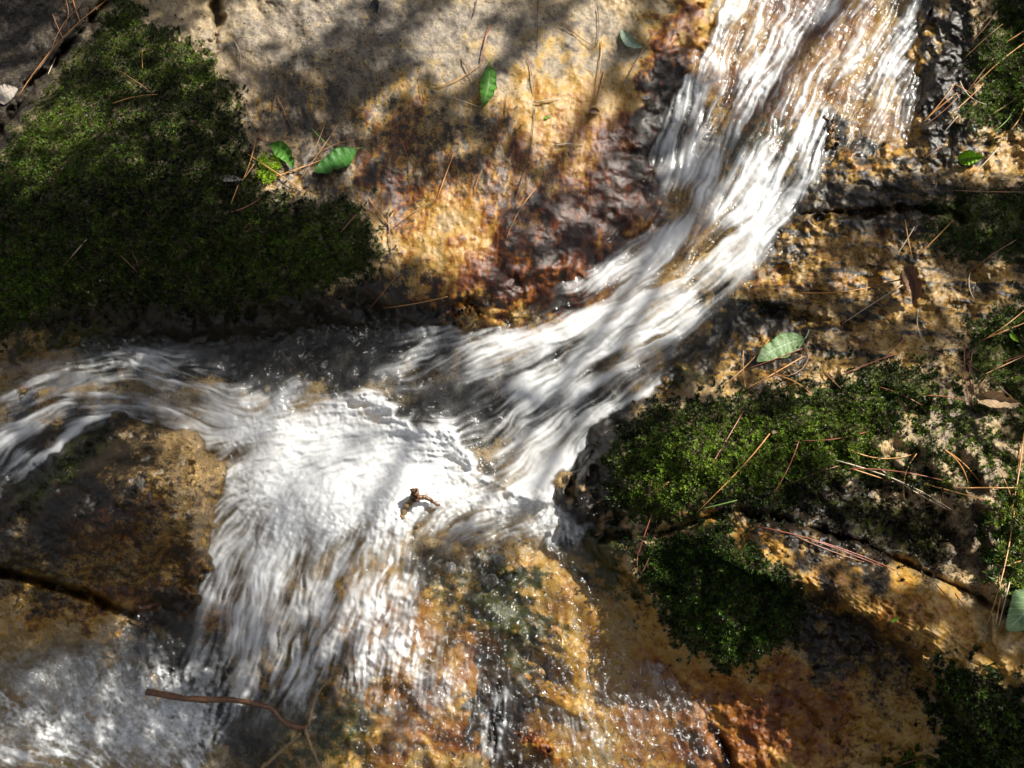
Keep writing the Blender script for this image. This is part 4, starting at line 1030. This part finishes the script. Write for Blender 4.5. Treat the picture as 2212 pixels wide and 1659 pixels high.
ML_PALE = leaf_mat('leaf underside', (.13, .23, .08), (.19, .30, .12), (.40, .50, .30), .3, .5)
ML_LIME = leaf_mat('lime leaf', (.20, .40, .02), (.30, .52, .04), (.40, .60, .10), .45, .35)
ML_MINT = leaf_mat('mint leaf', (.32, .44, .30), (.42, .54, .40), (.55, .65, .5), .3, .4)
ML_BROWN = leaf_mat('dead leaf', (.22, .12, .07), (.36, .22, .13), (.16, .08, .05), .2, .6)
ML_TAN = leaf_mat('dry leaf', (.30, .20, .11), (.45, .33, .20), (.22, .13, .07), .25, .6)
ML_GREYL = leaf_mat('weathered leaf', (.30, .26, .22), (.40, .36, .31), (.24, .2, .17), .1, .7)
ML_BLACK = leaf_mat('rotten leaf', (.012, .012, .014), (.03, .03, .034), (.02, .02, .02), .0, .3)
leaf('green_leaf', mp('TM', [(960, 425), (955, 540), (912, 690)]), 34, ML_FRESH, 'glossy upright green leaf with a grey spot on the sunlit slab', .010, .15, .75, -.2, mp('TM', [(975, 385), (962, 405), (960, 428)]), teeth=12)
leaf('green_leaf', mp('TL', [(1740, 935), (1830, 980), (1890, 1090)]), 33, ML_FRESH, 'smaller bright green leaf above the tiny moss tuft', .010, .2, -.1, .5, None, teeth=10)
leaf('green_leaf', mp('TL', [(2300, 965), (2180, 1030), (2025, 1110)]), 46, ML_DARK, 'dark wet green leaf crossed by needles right of the moss tuft', .008, .1, .1, .1, mp('TL', [(2340, 955), (2320, 958), (2300, 965)]), teeth=14)
leaf('leaf_scrap', mp('TM', [(1820, 190), (1860, 265), (1955, 300)]), 22, ML_MINT, 'pale mint leaf scrap curled on the slab by the cascade', .005, .5, .2, 0, None, teeth=8)
leaf('lime_leaf', mp('TR', [(1785, 1035), (1870, 1015), (1950, 1015)]), 32, ML_LIME, 'folded lime green leaf glowing in the sun on the upper ledge', .006, .2, 0, 1.9, None, teeth=10, tipup=.008)
leaf('veined_leaf', mp('MR', [(795, 540), (650, 585), (485, 685)]), 52, ML_PALE, 'grey green veined leaf lying underside up on the brown ledge', .006, .12, .0, .1, mp('MR', [(822, 480), (812, 515), (795, 540)]), teeth=18)
leaf('broad_leaf', mp('BR', [(2330, 520), (2250, 620), (2100, 770)]), 92, ML_PALE, 'big ribbed green leaf cut off by the right edge', .012, .1, .1, .1, None, teeth=16)
leaf('curled_leaf', mp('MR', [(1440, 75), (1500, 180), (1490, 315)]), 40, ML_BROWN, 'curled brown dead leaf standing on the ledge', .016, 1.5, .2, .0, mp('MR', [(1220, 205), (1330, 175), (1440, 150)]), teeth=6, shape=.7)
leaf('dead_leaf', mp('MR', [(1900, 905), (2040, 935), (2190, 950)]), 34, ML_TAN, 'crumpled tan dead leaf beside the mossy rock at the right', .008, 1.0, .5, .2, None, teeth=5)
leaf('weathered_leaf', mp('TL', [(-40, 640), (40, 600), (115, 570)]), 40, ML_GREYL, 'weathered grey leaf at the left edge below the dark rock', .012, .3, 0, 0, None, teeth=0)
leaf('leaf_scrap', mp('TM', [(225, -10), (222, 40), (235, 80)]), 18, ML_BLACK, 'black rotten leaf scrap at the top edge of the slab', .004, .3, 0, 0, None, teeth=0)
leaf('leaf_scrap', mp('TL', [(1410, 1150), (1490, 1150), (1570, 1160)]), 15, ML_GREYL, 'curled grey brown leaf scrap left of the moss tuft', .005, .8, 0, 0, None, teeth=3)
leaf('leaf_scrap', mp('TM', [(1312, 765), (1352, 748)]), 7, ML_LIME, 'tiny green leaf scrap below the gold patch', .002, .3, 0, 0, None, teeth=0, nu=7, nv=16)
leaf('leaf_scrap', mp('BR', [(1352, 715), (1412, 688)]), 8, ML_LIME, 'tiny green leaf scrap on the golden ridge', .002, .3, 0, 0, None, teeth=0, nu=7, nv=16)
leaf('leaf_scrap', mp('MR', [(1186, 785), (1188, 842)]), 6, ML_MINT, 'tiny mint leaf scrap at the top of the mossy rock', .004, .3, 0, 0, None, teeth=0, nu=7, nv=16)
leaf('leaf_scrap', mp('TR', [(1880, 800), (1905, 848)]), 7, ML_MINT, 'tiny pale leaf scrap under the sunlit right moss', .003, .3, 0, 0, None, teeth=0, nu=7, nv=16)
leaf('leaf_scrap', mp('MR', [(2120, 500), (2180, 560)]), 11, ML_LIME, 'small yellow green leaf scrap in the right moss clump', .006, .5, 0, 0, None, teeth=0, nu=7, nv=16)
leaf('leaf_scrap', mp('TM', [(1606, 725), (1640, 715), (1672, 725)]), 15, ML_BROWN, 'rounded red brown bud scale at the rust stain', .004, 1.2, 0, 0, None, teeth=0, nu=9, nv=20)
leaf('leaf_scrap', mp('TL', [(905, 330), (940, 318), (968, 318)]), 6, ML_TAN, 'tiny tan scrap at a needle tip on the mossy boulder', .006, .4, 0, 0, None, teeth=0, nu=7, nv=16)
leaf('leaf_scrap', mp('BM', [(1640, 160), (1700, 130)]), 5, ML_BROWN, 'thin brown scrap on the moss beside the pool edge', .004, .3, 0, 0, None, teeth=0, nu=7, nv=16)

M_BARK = simple_mat('wet bark', (.07, .03, .014), (.20, .10, .05), .32, 220)
M_BARK2 = simple_mat('pale bark', (.16, .10, .045), (.30, .21, .10), .4, 220)
def stick(pts, r0, r1, lift, n=26, hfun=None, knots=.22):
    l = smooth_line(pts, n) if len(pts) <= 4 else np.stack([np.interp(np.linspace(0, 1, n), np.linspace(0, 1, len(pts)), np.asarray(pts)[:, i]) for i in (0, 1)], -1)
    h = lay(l, lift) if hfun is None else hfun
    P = at(l[:, 0], l[:, 1], h)
    P[1:-1] += rng.normal(0, .0005, P[1:-1].shape)
    r = np.linspace(r0, r1, n) * (1 + knots * np.maximum(0, rng.normal(0, .6, n))) * rng.uniform(.86, 1.12, n)
    return tube(P, r, 8)
tw = link(bpy.data.objects.new('twig', None)); tb = at(640, 1560, sample(blur_surf, [640.], [1560.])[0]); tw.location = tb
hA = np.linspace(sample(blur_surf, [316.], [1494.])[0] + .012, sample(blur_surf, [665.], [1569.])[0] + .012, 26)
V, F = stick(mp('BL', [(945, 1168), (1060, 1185), (1200, 1212), (1350, 1218), (1480, 1218), (1640, 1240), (1755, 1270), (1800, 1330), (1870, 1382), (1940, 1398), (1990, 1392)]), .0042, .0034, 0, hfun=hA)
mesh_obj('branch', V - tb, F, M_BARK, tw)
hB = np.linspace(hA[-1], sample(blur_surf, [705.], [1475.])[0] + .006, 26)
V, F = stick(mp('BL', [(1990, 1392), (2010, 1300), (2035, 1200), (2080, 1140), (2130, 1090)]), .0026, .0012, 0, hfun=hB); mesh_obj('branch', V - tb, F, M_BARK2, tw)
hC = np.linspace(hA[-1], sample(blur_surf, [560.], [1659.])[0] + .01, 26)
V, F = stick(mp('BL', [(1940, 1430), (1830, 1540), (1690, 1659), (1600, 1740)]), .0032, .0026, 0, hfun=hC); mesh_obj('branch', V - tb, F, M_BARK2, tw)
hD = np.linspace(hA[-1], sample(blur_surf, [690.], [1659.])[0] + .008, 26)
V, F = stick(mp('BL', [(1975, 1400), (2000, 1500), (2070, 1659), (2090, 1740)]), .0026, .002, 0, hfun=hD); mesh_obj('branch', V - tb, F, M_BARK2, tw)
tag(tw, 'forked brown twig caught between the bubbly pool and the rapids', 'twig')
st = link(bpy.data.objects.new('broken_twig', None)); sb = at(885, 1080, sample(blur_surf, [885.], [1080.])[0]); st.location = sb
hs0 = sample(blur_surf, [870.], [1120.])[0]
V, F = stick(mp('MM', [(395, 1690), (430, 1620), (465, 1560), (485, 1510)]), .0048, .0050, 0, hfun=np.linspace(hs0 - .004, hs0 + .020, 26)); mesh_obj('stub', V - sb, F, M_BARK2, st)
V, F = stick(mp('MM', [(470, 1515), (480, 1540), (490, 1575)]), .0052, .0056, 0, hfun=np.linspace(hs0 + .024, hs0 + .017, 26), knots=.4); mesh_obj('knob', V - sb, F, M_BARK, st)
V, F = stick(mp('MM', [(490, 1570), (540, 1562), (580, 1580), (640, 1610)]), .0042, .0018, 0, hfun=np.linspace(hs0 + .018, hs0 + .004, 26)); mesh_obj('branch', V - sb, F, M_BARK, st)
tag(st, 'short broken twig poking out of the white pool', 'twig')

# tiny bright tuft of star moss by the green leaves
n = 70
a_ = rng.uniform(0, 2 * math.pi, n); rr_ = np.sqrt(rng.uniform(0, 1, n))
tx_ = 577 + 27 * rr_ * np.cos(a_); ty_ = 366 + 30 * rr_ * np.sin(a_)
tint = np.concatenate([np.array([(.22, .34, .02)]) * rng.uniform(.6, 1.3, (n, 1)), np.ones((n, 1))], 1)
V, F, tt = moss_shoots(tx_, ty_, np.full(n, 10 * KM), tint, 7, .8, .34)
o = mesh_obj('moss_tuft', V, F, M_MOSS, None, False, {'tint': tt}, V.mean(0)); tag(o, 'tiny bright yellow green star moss tuft beside the green leaves', 'moss')

# bubbles and spray
k = NT('bubble film')
lw = k.n('ShaderNodeLayerWeight'); lw.inputs[0].default_value = .35
trn = k.n('ShaderNodeBsdfTransparent'); gg_ = k.n('ShaderNodeBsdfGlossy'); gg_.inputs['Roughness'].default_value = .12; dd_ = k.n('ShaderNodeBsdfDiffuse'); dd_.inputs[0].default_value = (.8, .83, .84, 1); g = k.n('ShaderNodeMixShader'); g.inputs[0].default_value = .5; k.put(g.inputs[1], gg_.outputs[0]); k.put(g.inputs[2], dd_.outputs[0])
mx = k.n('ShaderNodeMixShader'); k.put(mx.inputs[0], k.math('ADD', k.math('MULTIPLY', k.math('POWER', lw.outputs['Facing'], 2.2), .95), .04, clamp=True)); k.put(mx.inputs[1], trn.outputs[0]); k.put(mx.inputs[2], g.outputs[0])  # white diffuse rim paints the bright edge light of the bubbles
M_BUB = k.done(mx.outputs[0])
def domes(px, py, rad, hsurf, flat=.75):
    n = len(px); rings, seg = 5, 12
    c = at(px, py, hsurf)
    e1 = np.array([1., 0, 0]); e2 = np.cross(NRM, e1)
    ph = np.linspace(0, math.pi / 2, rings + 1)[:-1]; th = np.arange(seg) * 2 * math.pi / seg
    u = np.concatenate([np.stack([np.cos(p_) * np.cos(th), np.cos(p_) * np.sin(th), np.full(seg, math.sin(p_) * flat)], -1) for p_ in ph] + [np.array([[0, 0, flat]])])
    loc = u[:, :1] * e1 + u[:, 1:2] * e2 + u[:, 2:] * NRM
    V = c[:, None] + rad[:, None, None] * loc[None]
    i = (np.arange(rings - 1)[:, None] * seg + np.arange(seg)[None]); j = np.arange(rings - 1)[:, None] * seg + (np.arange(seg)[None] + 1) % seg
    q = np.stack([i, j, j + seg, i + seg], -1).reshape(-1, 4)
    tl = (rings - 1) * seg; s = np.arange(0, seg, 2)
    q = np.concatenate([q, np.stack([tl + s, tl + s + 1, tl + (s + 2) % seg, np.full(len(s), rings * seg)], -1)])
    F = (np.arange(n)[:, None, None] * len(u) + q[None]).reshape(-1, 4)
    return V.reshape(-1, 3), F
def scatter(lst):
    xs, ys = [], []
    for x, y, rx, ry, n in lst:
        a = rng.uniform(0, 2 * math.pi, n); r_ = np.sqrt(rng.uniform(0, 1, n))
        xs.append(x + rx * r_ * np.cos(a)); ys.append(y + ry * r_ * np.sin(a))
    return np.concatenate(xs), np.concatenate(ys)
bx, by = scatter([(190, 1480, 160, 60, 420), (260, 1390, 80, 40, 90), (100, 1450, 110, 50, 120), (350, 1560, 110, 60, 160), (1240, 1120, 50, 40, 90), (1040, 1200, 110, 60, 70), (950, 1480, 60, 50, 24), (880, 1590, 60, 40, 20), (1150, 1110, 80, 30, 90), (200, 1600, 180, 50, 160)])
br = np.clip(rng.lognormal(math.log(6.6), .5, len(bx)), 2.8, 18) * KM
V, F = domes(bx, by, br, sample(Hw, bx, by) - .0004, .95)
tag(mesh_obj('bubbles', V, F, M_BUB), 'clear air bubbles floating on the pools', 'bubbles', kind='stuff')
k = NT('spray drop')
M_DROP = k.done(principled(k, Base_Color=(.85, .88, .9), Roughness=.12, Transmission_Weight=.35, IOR=1.33))
sx, sy = scatter([(880, 880, 90, 30, 16), (1000, 930, 50, 40, 18), (1050, 985, 40, 40, 12), (1290, 1080, 50, 60, 10), (760, 780, 90, 60, 4), (1740, 300, 60, 60, 8)])
sr = rng.uniform(.6, 1.6, len(sx)) * KM
V, F = domes(sx, sy, sr, sample(np.where(wsd < 38, SURF, TOP), sx, sy) + np.abs(rng.normal(0, .008, len(sx))) + .001, 1.)
V2, F2 = domes(sx, sy, sr, sample(SURF, sx, sy), 1.)
tag(mesh_obj('spray', V, F, M_DROP), 'fine water drops thrown up by the foam', 'spray', kind='stuff')

# ------------------------------------------------------------------ the tree whose leaves dapple the sunlight
sunlit = blobs([(640, 8, 95, 62, 0, 1), (570, 60, 110, 50, 0, .4), (1000, 100, 72, 72, 0, 1), (880, 40, 100, 50, 0, .25), (1300, 20, 70, 60, 0, .95), (1220, 200, 100, 100, 0, 1), (1120, 180, 110, 70, 0, .3), (1220, 310, 60, 60, 0, .55), (970, 515, 118, 98, 0, 1), (960, 440, 100, 60, 0, .7), (1070, 630, 110, 40, 0, .7), (600, 365, 72, 60, 0, .85), (720, 340, 60, 40, 0, .45), (1000, 690, 80, 30, 0, .8), (1130, 410, 70, 110, 20, .35), (850, 300, 70, 110, 0, .15), (1350, 400, 60, 90, 0, .4),
                (1800, 80, 260, 160, 0, 1), (1880, 250, 170, 120, 0, 1), (1670, 230, 80, 140, 0, .75), (1745, 340, 90, 80, 0, 1), (1610, 400, 110, 60, 0, .7), (1560, 40, 70, 60, 0, .6),
                (1600, 560, 140, 70, -30, 1), (1430, 630, 220, 70, -25, 1), (1300, 720, 210, 60, -20, .9), (1100, 735, 140, 46, -15, .75), (1250, 850, 180, 70, -25, .45), (1200, 980, 110, 90, 0, .8), (1250, 600, 90, 50, 0, .7), (1690, 600, 90, 46, 0, .9),
                (2110, 330, 170, 55, 0, 1), (2120, 215, 110, 80, 0, .8), (2120, 80, 80, 60, 0, .3), (1900, 630, 150, 50, 0, .45), (1985, 600, 50, 55, 0, .9), (1740, 790, 180, 50, 0, .5), (1680, 755, 75, 46, 0, .9), (1850, 500, 150, 40, 0, .3), (2120, 640, 110, 50, 0, .35), (2170, 720, 60, 50, 0, .5),
                (1950, 870, 190, 80, 0, .6), (2060, 930, 90, 70, 0, .6), (1700, 980, 220, 80, 0, .45), (1500, 930, 150, 60, 0, .4), (1960, 1040, 190, 50, 0, .9), (2130, 1120, 110, 200, 0, 1), (2050, 1170, 80, 70, 0, .6), (1450, 1100, 100, 110, 0, .5), (1600, 1310, 150, 100, 0, .45),
                (1850, 1265, 330, 72, 28, 1), (2170, 1420, 180, 80, 25, 1), (2170, 1580, 150, 120, 0, .5), (1610, 1590, 170, 110, 0, .55), (1880, 1630, 120, 60, 0, .4),
                (940, 955, 110, 70, 25, 1), (1000, 1050, 150, 70, 0, 1), (640, 1060, 300, 250, 0, .30), (860, 1040, 90, 90, 0, .2), (1150, 1110, 180, 56, 10, 1), (1250, 1130, 80, 60, 0, .9), (820, 1220, 80, 110, 0, .45),
                (1250, 1350, 200, 170, 30, 1), (1330, 1530, 230, 190, 0, 1), (960, 1500, 190, 180, 0, 1), (880, 1380, 80, 90, 0, .8), (1100, 1630, 250, 70, 0, .8), (1050, 1250, 120, 50, 0, .55),
                (190, 755, 100, 26, 0, .5), (270, 820, 60, 26, 0, .25), (2190, 1320, 70, 70, 0, 1), (30, 640, 70, 60, 0, .5), (260, 1350, 90, 44, 20, .4), (360, 1440, 56, 56, 0, .55), (330, 1000, 80, 50, 0, .2), (120, 30, 80, 40, -60, .6), (380, 110, 150, 50, 0, .35), (100, 290, 100, 60, -40, .35), (80, 870, 110, 36, 0, .3)])
k = NT('canopy leaf')
ob = k.n('ShaderNodeNewGeometry').outputs['Position']
cl_ = k.ramp(k.noise(9, 2, .5, ob), [(.3, (.03, .075, .012)), (.7, (.07, .14, .02))])
pr = principled(k, Base_Color=cl_, Roughness=.45)
M_CAN = k.done(pr)
def canopy():
    n = 16000
    px = rng.uniform(-700, 2900, n); py = rng.uniform(-650, 2250, n)
    inside = (px > X0) & (px < X1) & (py > Y0) & (py < Y1)
    L = np.where(inside, sample(blur(sunlit, 5), px, py), .35)
    P = at(px, py, np.where(inside, sample(SURF, px, py), 0.))
    keep = rng.uniform(0, 1, n) < np.clip(1.0 - 1.6 * L, 0, 1) ** 1.3
    P = P[keep]; n = len(P)
    mx_, my_ = px[keep], py[keep]
    hi = ((mx_ - 620) / 300) ** 2 + ((my_ - 1080) / 280) ** 2 < 1
    t = np.where(hi, rng.uniform(5.0, 7.0, n), rng.uniform(1.7, 2.5, n))
    C = P + SUN * t[:, None]
    nn = SUN + rng.normal(0, .45, (n, 3)); nn /= np.linalg.norm(nn, axis=1, keepdims=True)
    u = np.cross(nn, rng.normal(0, 1, (n, 3))); u /= np.linalg.norm(u, axis=1, keepdims=True); w = np.cross(nn, u)
    ln = rng.uniform(.014, .027, n)[:, None]; wd = ln * .52
    shape_ = [(-1, 0), (-.45, .8), (.25, .85), (1, 0), (.25, -.85), (-.45, -.8)]
    V = np.stack([C + u * ln * a + w * wd * b + nn * ln * .18 * abs(b) for a, b in shape_], 1)
    i = np.arange(n)[:, None] * 6
    F = np.concatenate([i + [0, 1, 2, 3], i + [0, 3, 4, 5]])
    return V.reshape(-1, 3), F, C
CV, CF, CC = canopy()
tree = link(bpy.data.objects.new('tree', None))
tbase = np.array([3.9, 2.6, 2.6 * math.tan(TILT) - .25]); tree.location = tbase
mesh_obj('crown', CV - tbase, CF, M_CAN, tree, False)
VV, FF, off = [], [], 0
def addt(pts, r):
    global off
    v, f = tube(smooth_line(np.array(pts), 14), np.asarray(r), 10)
    VV.append(v); FF.append(f + off); off += len(v)
cc = CC.mean(0)
top = tbase + np.array([-.1, -.1, 4.2])
addt([tbase - [0, 0, .3], tbase + [.05, 0, 1.5], tbase + [-.05, -.05, 3], top], np.linspace(.16, .07, 14))
for i in range(16):
    e = CC[rng.integers(len(CC))]
    s0 = tbase + (top - tbase) * rng.uniform(.45, .95)
    addt([s0, s0 * .55 + e * .45 + [0, 0, .25], e], np.linspace(.028, .003, 14))
mesh_obj('trunk', np.concatenate(VV) - tbase, np.concatenate(FF), M_BARK, tree)
tag(tree, 'leafy tree overhanging the stream whose leaves dapple the sunlight', 'tree')
